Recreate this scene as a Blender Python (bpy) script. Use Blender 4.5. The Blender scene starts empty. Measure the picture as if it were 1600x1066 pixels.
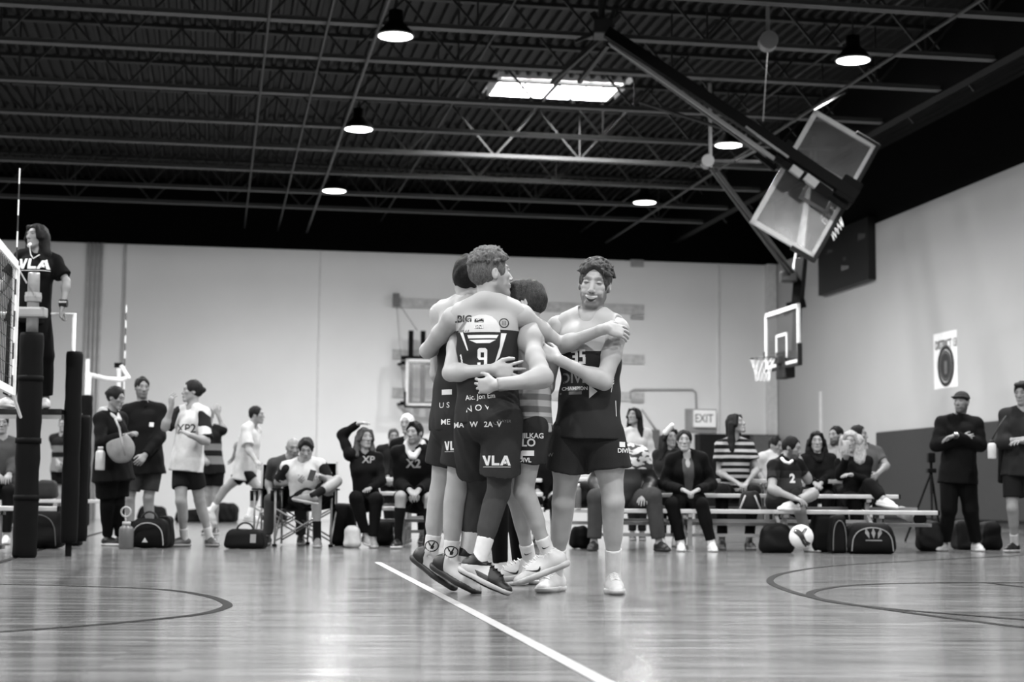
import bpy, bmesh, math, random, time
import numpy as np
from mathutils import Vector, Matrix
from mathutils.bvhtree import BVHTree
random.seed(7); np.random.seed(7)
T0 = time.time()
SC = bpy.context.scene
COL = SC.collection

# ------------------------------------------------------------------ camera
F_PX, PITCH, ROLL, CAM_H = 2600.0, math.atan(246.5/2600.0), 0.007, 0.545
FW = Vector((0, math.cos(PITCH), math.sin(PITCH)))
U0 = Vector((0, -math.sin(PITCH), math.cos(PITCH)))
RT = Vector((math.cos(ROLL), 0, 0)) + U0*math.sin(ROLL)
UP = Vector((-math.sin(ROLL), 0, 0)) + U0*math.cos(ROLL)
CAM = Vector((0, 0, CAM_H))
cd = bpy.data.cameras.new('camera'); cam = bpy.data.objects.new('camera', cd); COL.objects.link(cam)
m = Matrix((RT, UP, -FW)).transposed().to_4x4(); m.translation = CAM
cam.matrix_world = m
cd.sensor_width = 36; cd.lens = 36*F_PX/1600; cd.clip_end = 200; cd.clip_start = 0.05
cd.dof.use_dof = True; cd.dof.focus_distance = 9.5; cd.dof.aperture_fstop = 2.8
SC.camera = cam

def ray(px, py):
    return (FW + RT*((px-800)/F_PX) + UP*((533-py)/F_PX))
def P(px, py, Y):
    d = ray(px, py); return CAM + d*(Y/d.y)
def G(px, py, z=0.0):
    d = ray(px, py); return CAM + d*((z-CAM_H)/d.z)
def floorY(py, px=800): return G(px, py).y

# ------------------------------------------------------------------ world, exposure
SC.view_settings.view_transform = 'Standard'; SC.view_settings.look = 'None'
SC.view_settings.gamma = 1.0; SC.view_settings.exposure = 0.0
SC.view_settings.use_curve_mapping = False
SC.cycles.use_denoising = True
SC.cycles.max_bounces = 8; SC.cycles.diffuse_bounces = 4; SC.cycles.glossy_bounces = 4
SC.cycles.transmission_bounces = 6; SC.cycles.transparent_max_bounces = 12
SC.cycles.sample_clamp_indirect = 4.0
SC.cycles.caustics_reflective = False; SC.cycles.caustics_refractive = False
w = bpy.data.worlds.new('world'); SC.world = w; w.use_nodes = True
w.node_tree.nodes['Background'].inputs[0].default_value = (1, 1, 1, 1)
w.node_tree.nodes['Background'].inputs[1].default_value = 0.35

# side direction (vanishing point left of centre) and its perpendicular
SD = Vector((-0.1753, 0.9845, 0)).normalized()      # into the hall
XD = Vector((SD.y, -SD.x, 0))                        # to the right
CORNER = Vector((6.83, 43.0, 0))                     # back right corner
WALL_TOP, DECK, CHORD = 6.65, 8.25, 7.15
def HL(a, b, z=0.0):
    """hall coordinates: a metres left(-)/right(+) of the corner along the back wall, b metres towards the viewer"""
    return CORNER + XD*a - SD*b + Vector((0, 0, z))

LAMP_PX = [(618, 54), (563, 206), (528, 297), (1333, 92), (1135, 231), (1003, 315)]
LAMP_Z = 7.0
LAMPS = []
la0 = G(618, 54, LAMP_Z); lb0 = G(1333, 92, LAMP_Z)
STEP = (G(528, 297, LAMP_Z) - la0).length/2
for c0 in (la0, lb0):
    for k in range(-4, 3):
        LAMPS.append(c0 + SD*(STEP*k))
sp = (lb0-la0).dot(XD)
for k in range(-4, 2): LAMPS.append(la0 - XD*sp + SD*(STEP*k))
for k in range(-4, 2): LAMPS.append(la0 - XD*sp*2 + SD*(STEP*k))
LAMP_W, LAMP_SIDE = 368.0, 138.0
for i, p in enumerate(LAMPS):
    # the lamp throws most of its light straight down and some of it sideways through its clear lens
    ld = bpy.data.lights.new('lamp_light', 'AREA'); ld.shape = 'DISK'; ld.size = 0.42; ld.energy = LAMP_W; ld.spread = math.radians(160)
    lo = bpy.data.objects.new('lamp_light', ld); COL.objects.link(lo); lo.location = p - Vector((0, 0, .04))
    ld = bpy.data.lights.new('lamp_side_light', 'SPOT'); ld.shadow_soft_size = 0.15; ld.energy = LAMP_SIDE
    ld.spot_size = math.radians(180); ld.spot_blend = .06
    lo = bpy.data.objects.new('lamp_side_light', ld); COL.objects.link(lo); lo.location = p - Vector((0, 0, .12))
# daylight through the roof light
SKYC = (G(772, 118, DECK)+G(968, 124, DECK)+G(770, 148, DECK)+G(960, 153, DECK))/4
ld = bpy.data.lights.new('skylight_daylight', 'AREA'); ld.shape = 'RECTANGLE'; ld.size = 2.2; ld.size_y = 1.3; ld.energy = 900
lo = bpy.data.objects.new('skylight_daylight', ld); COL.objects.link(lo); lo.location = SKYC + Vector((0, 0, .32))
lo.rotation_euler = (0, 0, math.atan2(XD.y, XD.x))

# ------------------------------------------------------------------ materials
MATS = {}
def TC(t): return .85*(t/.85)**1.5 if t < .85 else t      # strong black and white tonality of the things themselves
def _base(name):
    mt = bpy.data.materials.new(name); mt.use_nodes = True
    nt = mt.node_tree; return mt, nt, nt.nodes['Principled BSDF']
def mat(name, tone, rough=.6, metal=0.0, spec=.5, bump=0, scale=60, coat=0, var=0.0, vscale=8):
    key = (name, tone, rough, metal, bump, var)
    if key in MATS: return MATS[key]
    mt, nt, b = _base(name); tone = TC(tone)
    b.inputs['Roughness'].default_value = rough; b.inputs['Metallic'].default_value = metal
    b.inputs['Specular IOR Level'].default_value = spec; b.inputs['Coat Weight'].default_value = coat
    b.inputs['Base Color'].default_value = (tone, tone, tone, 1)
    tc = nt.nodes.new('ShaderNodeTexCoord')
    nz = nt.nodes.new('ShaderNodeTexNoise'); nz.inputs['Scale'].default_value = vscale; nz.inputs['Detail'].default_value = 4
    nt.links.new(tc.outputs['Object'], nz.inputs['Vector'])
    v = var if var else 0.08
    mr = nt.nodes.new('ShaderNodeMapRange'); mr.inputs['From Min'].default_value = .3; mr.inputs['From Max'].default_value = .7
    mr.inputs['To Min'].default_value = tone*(1-v); mr.inputs['To Max'].default_value = tone*(1+v)
    nt.links.new(nz.outputs['Fac'], mr.inputs['Value'])
    nt.links.new(mr.outputs['Result'], b.inputs['Base Color'])
    if bump:
        n2 = nt.nodes.new('ShaderNodeTexNoise'); n2.inputs['Scale'].default_value = scale; n2.inputs['Detail'].default_value = 3
        nt.links.new(tc.outputs['Object'], n2.inputs['Vector'])
        bp = nt.nodes.new('ShaderNodeBump'); bp.inputs['Strength'].default_value = bump; bp.inputs['Distance'].default_value = .01
        nt.links.new(n2.outputs['Fac'], bp.inputs['Height']); nt.links.new(bp.outputs['Normal'], b.inputs['Normal'])
    MATS[key] = mt
    return mt
def zmat(name, bands, rough=.75, tilt=0.0):
    """cloth with horizontal colour zones: bands = [(z from, tone), ...] ascending in height"""
    mt, nt, b = _base(name); b.inputs['Roughness'].default_value = rough; b.inputs['Specular IOR Level'].default_value = .15; bands = [(z, TC(t)) for z, t in bands]
    tc = nt.nodes.new('ShaderNodeTexCoord'); sx = nt.nodes.new('ShaderNodeSeparateXYZ')
    nt.links.new(tc.outputs['Object'], sx.inputs[0])
    mu = nt.nodes.new('ShaderNodeMath'); mu.operation = 'MULTIPLY_ADD'; mu.inputs[1].default_value = tilt
    nt.links.new(sx.outputs['X'], mu.inputs[0]); nt.links.new(sx.outputs['Z'], mu.inputs[2])
    dv = nt.nodes.new('ShaderNodeMath'); dv.operation = 'DIVIDE'; dv.inputs[1].default_value = 3.0
    nt.links.new(mu.outputs[0], dv.inputs[0])
    cr = nt.nodes.new('ShaderNodeValToRGB'); cr.color_ramp.interpolation = 'CONSTANT'
    el = cr.color_ramp.elements
    el[0].position = 0; el[0].color = (bands[0][1],)*3+(1,)
    el[1].position = bands[1][0]/3; el[1].color = (bands[1][1],)*3+(1,)
    for z, t in bands[2:]:
        e = el.new(z/3); e.color = (t, t, t, 1)
    nt.links.new(dv.outputs[0], cr.inputs[0]); nt.links.new(cr.outputs[0], b.inputs['Base Color'])
    return mt
def emit(name, strength, tone=1.0):
    mt, nt, b = _base(name)
    b.inputs['Base Color'].default_value = (tone, tone, tone, 1)
    b.inputs['Emission Color'].default_value = (1, 1, 1, 1); b.inputs['Emission Strength'].default_value = strength
    return mt
def skinmat(tone):
    key = ('skin', tone)
    if key in MATS: return MATS[key]
    mt, nt, b = _base('skin'); tone = TC(tone); b.inputs['Roughness'].default_value = .5; b.inputs['Specular IOR Level'].default_value = .35
    b.inputs['Subsurface Weight'].default_value = 0.0
    at = nt.nodes.new('ShaderNodeAttribute'); at.attribute_name = 'Col'
    tc = nt.nodes.new('ShaderNodeTexCoord')
    nz = nt.nodes.new('ShaderNodeTexNoise'); nz.inputs['Scale'].default_value = 14; nz.inputs['Detail'].default_value = 5
    nt.links.new(tc.outputs['Object'], nz.inputs['Vector'])
    mr = nt.nodes.new('ShaderNodeMapRange'); mr.inputs['From Min'].default_value = .3; mr.inputs['From Max'].default_value = .7
    mr.inputs['To Min'].default_value = tone*.93; mr.inputs['To Max'].default_value = tone*1.06
    nt.links.new(nz.outputs['Fac'], mr.inputs['Value'])
    mx = nt.nodes.new('ShaderNodeVectorMath'); mx.operation = 'SCALE'
    nt.links.new(at.outputs['Color'], mx.inputs[0]); nt.links.new(mr.outputs['Result'], mx.inputs['Scale'])
    nt.links.new(mx.outputs[0], b.inputs['Base Color'])
    MATS[key] = mt
    return mt
def hairmat(tone):
    key = ('hair', tone)
    if key in MATS: return MATS[key]
    mt, nt, b = _base('hair'); tone = TC(tone); b.inputs['Roughness'].default_value = .6; b.inputs['Specular IOR Level'].default_value = .2
    tc = nt.nodes.new('ShaderNodeTexCoord'); mp = nt.nodes.new('ShaderNodeMapping'); mp.inputs['Scale'].default_value = (1, 1, .3)
    nz = nt.nodes.new('ShaderNodeTexNoise'); nz.inputs['Scale'].default_value = 130; nz.inputs['Detail'].default_value = 6
    nz.inputs['Distortion'].default_value = 1.2
    nt.links.new(tc.outputs['Object'], mp.inputs[0]); nt.links.new(mp.outputs[0], nz.inputs['Vector'])
    mr = nt.nodes.new('ShaderNodeMapRange'); mr.inputs['From Min'].default_value = .3; mr.inputs['From Max'].default_value = .7
    mr.inputs['To Min'].default_value = tone*.45; mr.inputs['To Max'].default_value = tone*1.6
    nt.links.new(nz.outputs['Fac'], mr.inputs['Value']); nt.links.new(mr.outputs['Result'], b.inputs['Base Color'])
    bp = nt.nodes.new('ShaderNodeBump'); bp.inputs['Strength'].default_value = .6; bp.inputs['Distance'].default_value = .01
    nt.links.new(nz.outputs['Fac'], bp.inputs['Height']); nt.links.new(bp.outputs['Normal'], b.inputs['Normal'])
    MATS[key] = mt
    return mt
def glass(name, alpha=.25, tone=.5):
    mt, nt, b = _base(name)
    b.inputs['Base Color'].default_value = (tone, tone, tone, 1); b.inputs['Roughness'].default_value = .08
    b.inputs['Alpha'].default_value = alpha
    return mt
def cloth(tone, rough=.85): return mat('cloth', tone, rough, spec=.15, bump=.15, scale=220, var=.1, vscale=14)

# ------------------------------------------------------------------ object helpers
def link(name, me, mt=None, parent=None, loc=None):
    o = bpy.data.objects.new(name, me); COL.objects.link(o)
    if mt is not None:
        for q in (mt if isinstance(mt, (list, tuple)) else [mt]): me.materials.append(q)
    if loc is not None: o.location = loc
    if parent is not None: o.parent = parent
    return o
def tag(o, label=None, cat=None, group=None, kind=None):
    if label: o['label'] = label
    if cat: o['category'] = cat
    if group: o['group'] = group
    if kind: o['kind'] = kind
    return o
def empty(name, loc, label, cat, group=None, rz=0):
    o = bpy.data.objects.new(name, None); COL.objects.link(o); o.location = loc; o.rotation_euler = (0, 0, rz)
    o.empty_display_size = .1
    return tag(o, label, cat, group)
def copy_tree(o, parent=None):
    c = o.copy(); COL.objects.link(c); c.parent = parent
    for ch in list(o.children): copy_tree(ch, c)
    return c

class MB:
    """collects shapes in world coordinates; build() links ONE mesh relative to a parent's base"""
    def __init__(s): s.bm = bmesh.new()
    def box(s, c, size, rz=0, M=None, bev=0):
        r = bmesh.ops.create_cube(s.bm, size=1)
        vs = r['verts']
        if bev:
            es = list({e for v in vs for e in v.link_edges})
        mat_ = Matrix.Translation(Vector(c)) @ (M.to_4x4() if M is not None else Matrix.Rotation(rz, 4, 'Z')) @ Matrix.Diagonal((*size, 1))
        bmesh.ops.transform(s.bm, matrix=mat_, verts=vs)
        if bev:
            bmesh.ops.bevel(s.bm, geom=es, offset=bev, segments=2, affect='EDGES', profile=.6)
        return s
    def bar(s, a, b, w, h=None, up=Vector((0, 0, 1)), bev=0):
        a = Vector(a); b = Vector(b); h = h or w
        d = (b-a); L = d.length; d.normalize()
        if abs(d.dot(up)) > .98: up = Vector((0, 1, 0))
        sx = d.cross(up).normalized(); sz = sx.cross(d)
        M = Matrix((sx, d, sz)).transposed()
        return s.box((a+b)/2, (w, L, h), M=M, bev=bev)
    def tube(s, pts, r, n=10, cap=True, r2=None, closed=False):
        pts = [Vector(p) for p in pts]; rings = []
        up = Vector((0, 0, 1)); N = len(pts)
        prev = None
        for i, p in enumerate(pts):
            if closed: d = pts[(i+1) % N]-pts[i-1]
            else: d = pts[min(i+1, N-1)]-pts[max(i-1, 0)]
            d.normalize()
            if prev is None:
                a = d.cross(up) if abs(d.dot(up)) < .95 else d.cross(Vector((1, 0, 0)))
            else: a = prev - d*prev.dot(d)
            a.normalize(); prev = a; b = d.cross(a)
            rr = r if r2 is None else r+(r2-r)*i/(N-1)
            rings.append([s.bm.verts.new(p+a*rr*math.cos(2*math.pi*k/n)+b*rr*math.sin(2*math.pi*k/n)) for k in range(n)])
        M = N if closed else N-1
        for i in range(M):
            A = rings[i]; B = rings[(i+1) % N]
            for k in range(n):
                s.bm.faces.new((A[k], A[(k+1) % n], B[(k+1) % n], B[k]))
        if cap and not closed:
            s.bm.faces.new(rings[0][::-1]); s.bm.faces.new(rings[-1])
        return s
    def lathe(s, c, prof, n=24, M=None):
        c = Vector(c); M = M or Matrix.Identity(3)
        rings = []
        for r, z in prof:
            rings.append([s.bm.verts.new(c + M @ Vector((max(r, 1e-4)*math.cos(2*math.pi*k/n), max(r, 1e-4)*math.sin(2*math.pi*k/n), z))) for k in range(n)])
        for A, B in zip(rings, rings[1:]):
            for k in range(n): s.bm.faces.new((A[k], A[(k+1) % n], B[(k+1) % n], B[k]))
        s.bm.faces.new(rings[0][::-1]); s.bm.faces.new(rings[-1])
        return s
    def prism(s, pts, d):
        """closed polygon (3-D points) extruded by vector d"""
        d = Vector(d)
        A = [s.bm.verts.new(Vector(p)) for p in pts]; B = [s.bm.verts.new(Vector(p)+d) for p in pts]
        n = len(A); s.bm.faces.new(A[::-1]); s.bm.faces.new(B)
        for k in range(n): s.bm.faces.new((A[k], A[(k+1) % n], B[(k+1) % n], B[k]))
        return s
    def quad(s, *pts):
        s.bm.faces.new([s.bm.verts.new(Vector(p)) for p in pts]); return s
    def build(s, name, mt, parent=None, smooth=False, origin=None):
        bmesh.ops.recalc_face_normals(s.bm, faces=s.bm.faces)
        if parent is not None:
            q = parent; M = Matrix.Identity(4)
            while q is not None: M = q.matrix_basis @ M; q = q.parent
            s.bm.transform(M.inverted())
        elif origin is not None:
            bmesh.ops.translate(s.bm, vec=-Vector(origin), verts=s.bm.verts)
        me = bpy.data.meshes.new(name); s.bm.to_mesh(me); s.bm.free()
        if smooth:
            me.polygons.foreach_set('use_smooth', [True]*len(me.polygons))
        o = link(name, me, mt, parent)
        if parent is None and origin is not None: o.location = origin
        return o
def smooth_angle(o, ang=40):
    me = o.data
    me.polygons.foreach_set('use_smooth', [True]*len(me.polygons))
    bm = bmesh.new(); bm.from_mesh(me); c = math.radians(ang)
    for e in bm.edges:
        if len(e.link_faces) == 2 and e.calc_face_angle(0) > c: e.smooth = False
    bm.to_mesh(me); bm.free()
    return o

# ------------------------------------------------------------------ lettering
_fc = {}
def text_mesh(body, size, bold=0.0, cell=.02, sx=1.0):
    cu = bpy.data.curves.new('t', 'FONT'); cu.body = body; cu.size = size; cu.align_x = 'CENTER'; cu.align_y = 'CENTER'
    cu.offset = bold*size; cu.resolution_u = 3
    o = bpy.data.objects.new('t', cu); COL.objects.link(o)
    dg = bpy.context.evaluated_depsgraph_get(); dg.update()
    me = bpy.data.meshes.new_from_object(o.evaluated_get(dg))
    bpy.data.objects.remove(o); bpy.data.curves.remove(cu)
    bm = bmesh.new(); bm.from_mesh(me); bpy.data.meshes.remove(me)
    bmesh.ops.scale(bm, vec=(sx, 1, 1), verts=bm.verts)
    return grid_cut(bm, cell)
def poly_bm(polys, cell=.02):
    bm = bmesh.new()
    for p in polys:
        bm.faces.new([bm.verts.new((x, y, 0)) for x, y in p])
    bmesh.ops.triangulate(bm, faces=bm.faces)
    return grid_cut(bm, cell)
def grid_cut(bm, cell):
    if not cell or not bm.verts: return bm
    for ax in (0, 1):
        lo = min(v.co[ax] for v in bm.verts); hi = max(v.co[ax] for v in bm.verts)
        n = Vector((1, 0, 0)) if ax == 0 else Vector((0, 1, 0))
        k = lo+cell
        while k < hi:
            bmesh.ops.bisect_plane(bm, geom=bm.verts[:]+bm.edges[:]+bm.faces[:], plane_co=n*k, plane_no=n)
            k += cell
    return bm
def decal(bm, target, C, ex, ey, mt, name='lettering', off=.002, reach=.3, label=None):
    """lay a flat lettering mesh onto the target's surface, looking along -(ex x ey)"""
    ex = Vector(ex).normalized(); ey = Vector(ey).normalized(); n = ex.cross(ey).normalized()
    ey = n.cross(ex)
    me = target.data
    if me.name not in _fc:
        _fc[me.name] = BVHTree.FromPolygons([v.co.copy() for v in me.vertices], [p.vertices[:] for p in me.polygons])
    tree = _fc[me.name]; M = Matrix.Identity(4); q = target
    while q is not None: M = q.matrix_basis @ M; q = q.parent
    inv = M.inverted(); nl = inv.to_3x3() @ n
    dead = []
    for v in bm.verts:
        w_ = inv @ (Vector(C)+ex*v.co.x+ey*v.co.y)
        hit = tree.ray_cast(w_+nl*reach, -nl, reach*2)
        if hit[0] is None: dead.append(v)
        else: v.co = hit[0]+nl*off
    bmesh.ops.delete(bm, geom=dead, context='VERTS')
    big = [f for f in bm.faces if max(e.calc_length() for e in f.edges) > .09]
    bmesh.ops.delete(bm, geom=big, context='FACES')
    if not bm.faces: bm.free(); return None
    m2 = bpy.data.meshes.new(name); bm.to_mesh(m2); bm.free()
    o = link(name, m2, mt, target)
    if label: o['label'] = label
    return o
def flat_text(bm, C, ex, ey, mt, parent, name='lettering'):
    ex = Vector(ex).normalized(); ey = Vector(ey).normalized()
    q = parent; M = Matrix.Identity(4)
    while q is not None: M = q.matrix_basis @ M; q = q.parent
    inv = M.inverted()
    for v in bm.verts: v.co = inv @ (Vector(C)+ex*v.co.x+ey*v.co.y)
    m2 = bpy.data.meshes.new(name); bm.to_mesh(m2); bm.free()
    return link(name, m2, mt, parent)
def rectp(x, y, w_, h_): return [(x-w_/2, y-h_/2), (x+w_/2, y-h_/2), (x+w_/2, y+h_/2), (x-w_/2, y+h_/2)]
def star(cx, cy, r):
    return [(cx+(r if k % 2 == 0 else r*.4)*math.sin(k*math.pi/5), cy+(r if k % 2 == 0 else r*.4)*math.cos(k*math.pi/5)) for k in range(10)]
def ringp(cx, cy, rx, ry, t, n=24):
    out = []
    for k in range(n):
        a, b = 2*math.pi*k/n, 2*math.pi*(k+1)/n
        out.append([(cx+rx*math.cos(a), cy+ry*math.sin(a)), (cx+rx*math.cos(b), cy+ry*math.sin(b)),
                    (cx+(rx-t)*math.cos(b), cy+(ry-t)*math.sin(b)), (cx+(rx-t)*math.cos(a), cy+(ry-t)*math.sin(a))])
    return out
def vla(h):
    """slanted block letters V L A with a star in the A"""
    w_ = h*.95; s = []
    def P_(l, dx): s.append([((x+dx)*h, y*h) for x, y in l])
    P_([(-.0, 1), (.28, 1), (.52, .36), (.62, 1), (.86, 1), (.66, 0), (.4, 0)], -1.55)
    P_([(.0, 1), (.26, 1), (.26, .24), (.78, .24), (.78, 0), (.0, 0)], -.58)
    P_([(.05, 0), (.5, 1), (.8, 1), (.62, .62), (.34, 0)], .2)
    P_([(.8, 1), (1.15, 0), (.88, 0), (.62, .75)], .2)
    s.append([((x+.8)*h, (y+.3)*h) for x, y in star(0, 0, .24)])
    s.append([(-1.45*h, -.12*h), (1.35*h, -.12*h), (1.35*h, -.17*h), (-1.45*h, -.17*h)])
    return [[(x, y-h*.45) for x, y in p] for p in s]
def swoosh(L, flip=1):
    up = [(-.5, .12), (-.46, -.06), (-.36, -.15), (-.2, -.13), (0, -.03), (.5, .26)]
    dn = [(.5, .26), (0, .03), (-.2, -.02), (-.32, -.03), (-.38, .02), (-.5, .12)]
    pts = up+dn[1:-1]
    return [[(x*L*flip, y*L) for x, y in pts]]

# ------------------------------------------------------------------ organic surface engine
def nv(v): return np.array(v, dtype=np.float32)
def unit(v): v = np.asarray(v, float); return v/ (np.linalg.norm(v)+1e-9)
class SDF:
    def __init__(s): s.ops = []
    def add(s, fn, lo, hi, k, mode): s.ops.append((fn, np.array(lo, float), np.array(hi, float), k, mode)); return s
    def rc(s, a, b, ra, rb, k=.02, ax=None, q=1.0, mode='u', cap=None):
        """tapered limb from a to b; ax,q flatten it along an axis; cap='b' / 'ab' cuts the end square"""
        a = nv(a); b = nv(b); ba = b-a; L2 = float(ba@ba)+1e-9; R = max(ra, rb)
        A = None if ax is None else nv(unit(ax)); ub = ba/math.sqrt(L2)
        def fn(X, Y, Z):
            x, y, z = X-a[0], Y-a[1], Z-a[2]
            t = np.clip((x*ba[0]+y*ba[1]+z*ba[2])/L2, 0, 1)
            qx, qy, qz = x-t*ba[0], y-t*ba[1], z-t*ba[2]
            if A is not None:
                c = (qx*A[0]+qy*A[1]+qz*A[2])*(1/q-1)
                qx, qy, qz = qx+A[0]*c, qy+A[1]*c, qz+A[2]*c
            d = np.sqrt(qx*qx+qy*qy+qz*qz)-(ra+(rb-ra)*t)
            if A is not None: d = d*min(1, q*1.15)
            if cap and 'b' in cap: d = np.maximum(d, (X-b[0])*ub[0]+(Y-b[1])*ub[1]+(Z-b[2])*ub[2])
            if cap and 'a' in cap: d = np.maximum(d, -(x*ub[0]+y*ub[1]+z*ub[2]))
            return d
        R2 = R*max(1, q)
        return s.add(fn, np.minimum(a, b)-R2, np.maximum(a, b)+R2, k, mode)
    def ell(s, c, r, Fm=None, k=.02, mode='u'):
        c = nv(c); r = nv(r); Fm = np.eye(3) if Fm is None else np.asarray(Fm, float)
        def fn(X, Y, Z):
            x, y, z = X-c[0], Y-c[1], Z-c[2]
            u = x*Fm[0][0]+y*Fm[0][1]+z*Fm[0][2]; v = x*Fm[1][0]+y*Fm[1][1]+z*Fm[1][2]; w_ = x*Fm[2][0]+y*Fm[2][1]+z*Fm[2][2]
            k0 = np.sqrt((u/r[0])**2+(v/r[1])**2+(w_/r[2])**2)
            k1 = np.sqrt((u/r[0]**2)**2+(v/r[1]**2)**2+(w_/r[2]**2)**2)+1e-6
            return k0*(k0-1)/k1
        ext = np.sqrt(((Fm*r[:, None])**2).sum(0))
        return s.add(fn, c-ext, c+ext, k, mode)
    def half(s, c, n, k=0.0, lo=None, hi=None):
        """keep the side opposite to n"""
        c = nv(c); n = nv(unit(n))
        fn = lambda X, Y, Z: (X-c[0])*n[0]+(Y-c[1])*n[1]+(Z-c[2])*n[2]
        return s.add(fn, [-1e9]*3 if lo is None else lo, [1e9]*3 if hi is None else hi, k, 'i')
    def warp(s, amp, f, seed=0, stretch=(1, 1, 1)):
        rs = np.random.RandomState(seed); V = rs.normal(size=(5, 3)); V /= np.linalg.norm(V, axis=1)[:, None]; V *= np.array(stretch)
        ph = rs.uniform(0, 6.28, 5)
        def fn(X, Y, Z, D):
            g = lambda i, m, o=0: np.sin((X*V[i][0]+Y*V[i][1]+Z*V[i][2])*f*m+ph[i]+o)
            a = g(0, .5)*1.6
            return D+amp*(g(1, 1, a)*.5+g(2, 1.7, a)*.35+g(3, 2.9, a*1.3)*.25)
        s.ops.append((fn, None, None, 0, 'w')); return s
    def mesh(s, name, res, fine=(), smooth=True):
        U = [o for o in s.ops if o[4] == 'u']
        lo = np.min([o[1] for o in U], axis=0)-res*3-.012; hi = np.max([o[2] for o in U], axis=0)+res*3+.012
        axes = []
        for ax in range(3):
            t = lo[ax]; a = [t]
            iv = [(c[ax]-h, c[ax]+h, r) for c, h, r in fine]
            while t < hi[ax]:
                st = res
                for l, h, r in iv:
                    if l-res < t < h: st = min(st, r)
                t += st; a.append(t)
            axes.append(np.array(a, dtype=np.float32))
        xs, ys, zs = axes
        D = np.full((len(xs), len(ys), len(zs)), .2, dtype=np.float32)
        X, Y, Z = xs[:, None, None], ys[None, :, None], zs[None, None, :]
        for fn, l, h, k, mode in s.ops:
            if mode == 'w':
                D = fn(X, Y, Z, D).astype(np.float32); continue
            mg = k+res*2.5
            sl = tuple(slice(max(0, int(np.searchsorted(a, l[i]-mg))-1), int(np.searchsorted(a, h[i]+mg))+1) for i, a in enumerate(axes))
            sub = D[sl]
            if sub.size == 0: continue
            d = fn(X[sl[0]], Y[:, sl[1]], Z[:, :, sl[2]]).astype(np.float32)
            if mode == 'u':
                if k > 0:
                    hh = np.clip(.5+.5*(sub-d)/k, 0, 1); D[sl] = sub*(1-hh)+d*hh-k*hh*(1-hh)
                else: D[sl] = np.minimum(sub, d)
            else:
                if mode == 's': d = -d
                if k > 0:
                    hh = np.clip(.5-.5*(sub-d)/k, 0, 1); D[sl] = sub*(1-hh)+d*hh+k*hh*(1-hh)
                else: D[sl] = np.maximum(sub, d)
        D[0] = D[-1] = .1; D[:, 0] = D[:, -1] = .1; D[:, :, 0] = D[:, :, -1] = .1
        return nets(name, D, xs, ys, zs, smooth)

def nets(name, D, xs, ys, zs, smooth=True):
    I = D < 0
    cnt = sum(I[a:I.shape[0]-1+a, b:I.shape[1]-1+b, c:I.shape[2]-1+c].astype(np.int8) for a in (0, 1) for b in (0, 1) for c in (0, 1))
    mask = (cnt > 0) & (cnt < 8)
    idx = np.argwhere(mask); n = len(idx)
    vid = np.full(mask.shape, -1, dtype=np.int32); vid[mask] = np.arange(n)
    i, j, k = idx.T
    def cp(a, b, c): return np.stack([xs[i+a], ys[j+b], zs[k+c]], 1), D[i+a, j+b, k+c]
    acc = np.zeros((n, 3)); num = np.zeros(n)
    C = {(a, b, c): cp(a, b, c) for a in (0, 1) for b in (0, 1) for c in (0, 1)}
    for ka in C:
        for ax in range(3):
            if ka[ax] == 1: continue
            kb = tuple(1 if q == ax else ka[q] for q in range(3))
            pa, da = C[ka]; pb, db = C[kb]
            cr = (da < 0) != (db < 0)
            t = np.where(cr, da/np.where(cr, da-db, 1), 0)
            acc += np.where(cr[:, None], pa+(pb-pa)*t[:, None], 0); num += cr
    V = acc/num[:, None]
    quads = []
    for ax in range(3):
        sa = [slice(None)]*3; sb = [slice(None)]*3
        sa[ax] = slice(0, -1); sb[ax] = slice(1, None)
        A = I[tuple(sa)]; B = I[tuple(sb)]
        e = np.argwhere(A != B)
        o1, o2 = [q for q in range(3) if q != ax]
        ok = (e[:, o1] > 0) & (e[:, o2] > 0) & (e[:, o1] < I.shape[o1]-1) & (e[:, o2] < I.shape[o2]-1); e = e[ok]
        fl = A[tuple(e.T)]
        def at(d1, d2):
            q = e.copy(); q[:, o1] += d1; q[:, o2] += d2; return vid[tuple(q.T)]
        q = np.stack([at(-1, -1), at(0, -1), at(0, 0), at(-1, 0)], 1)
        if ax == 1: fl = ~fl
        q[~fl] = q[~fl][:, ::-1]
        quads.append(q)
    Q = np.concatenate(quads); Q = Q[(Q >= 0).all(1)]
    me = bpy.data.meshes.new(name)
    me.vertices.add(n); me.vertices.foreach_set('co', V.astype(np.float32).ravel())
    me.loops.add(len(Q)*4); me.loops.foreach_set('vertex_index', Q.ravel().astype(np.int32))
    me.polygons.add(len(Q)); me.polygons.foreach_set('loop_start', np.arange(len(Q), dtype=np.int32)*4)
    me.polygons.foreach_set('loop_total', np.full(len(Q), 4, dtype=np.int32))
    me.update(calc_edges=True)
    me.polygons.foreach_set('use_smooth', [smooth]*len(Q))
    return me

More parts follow.
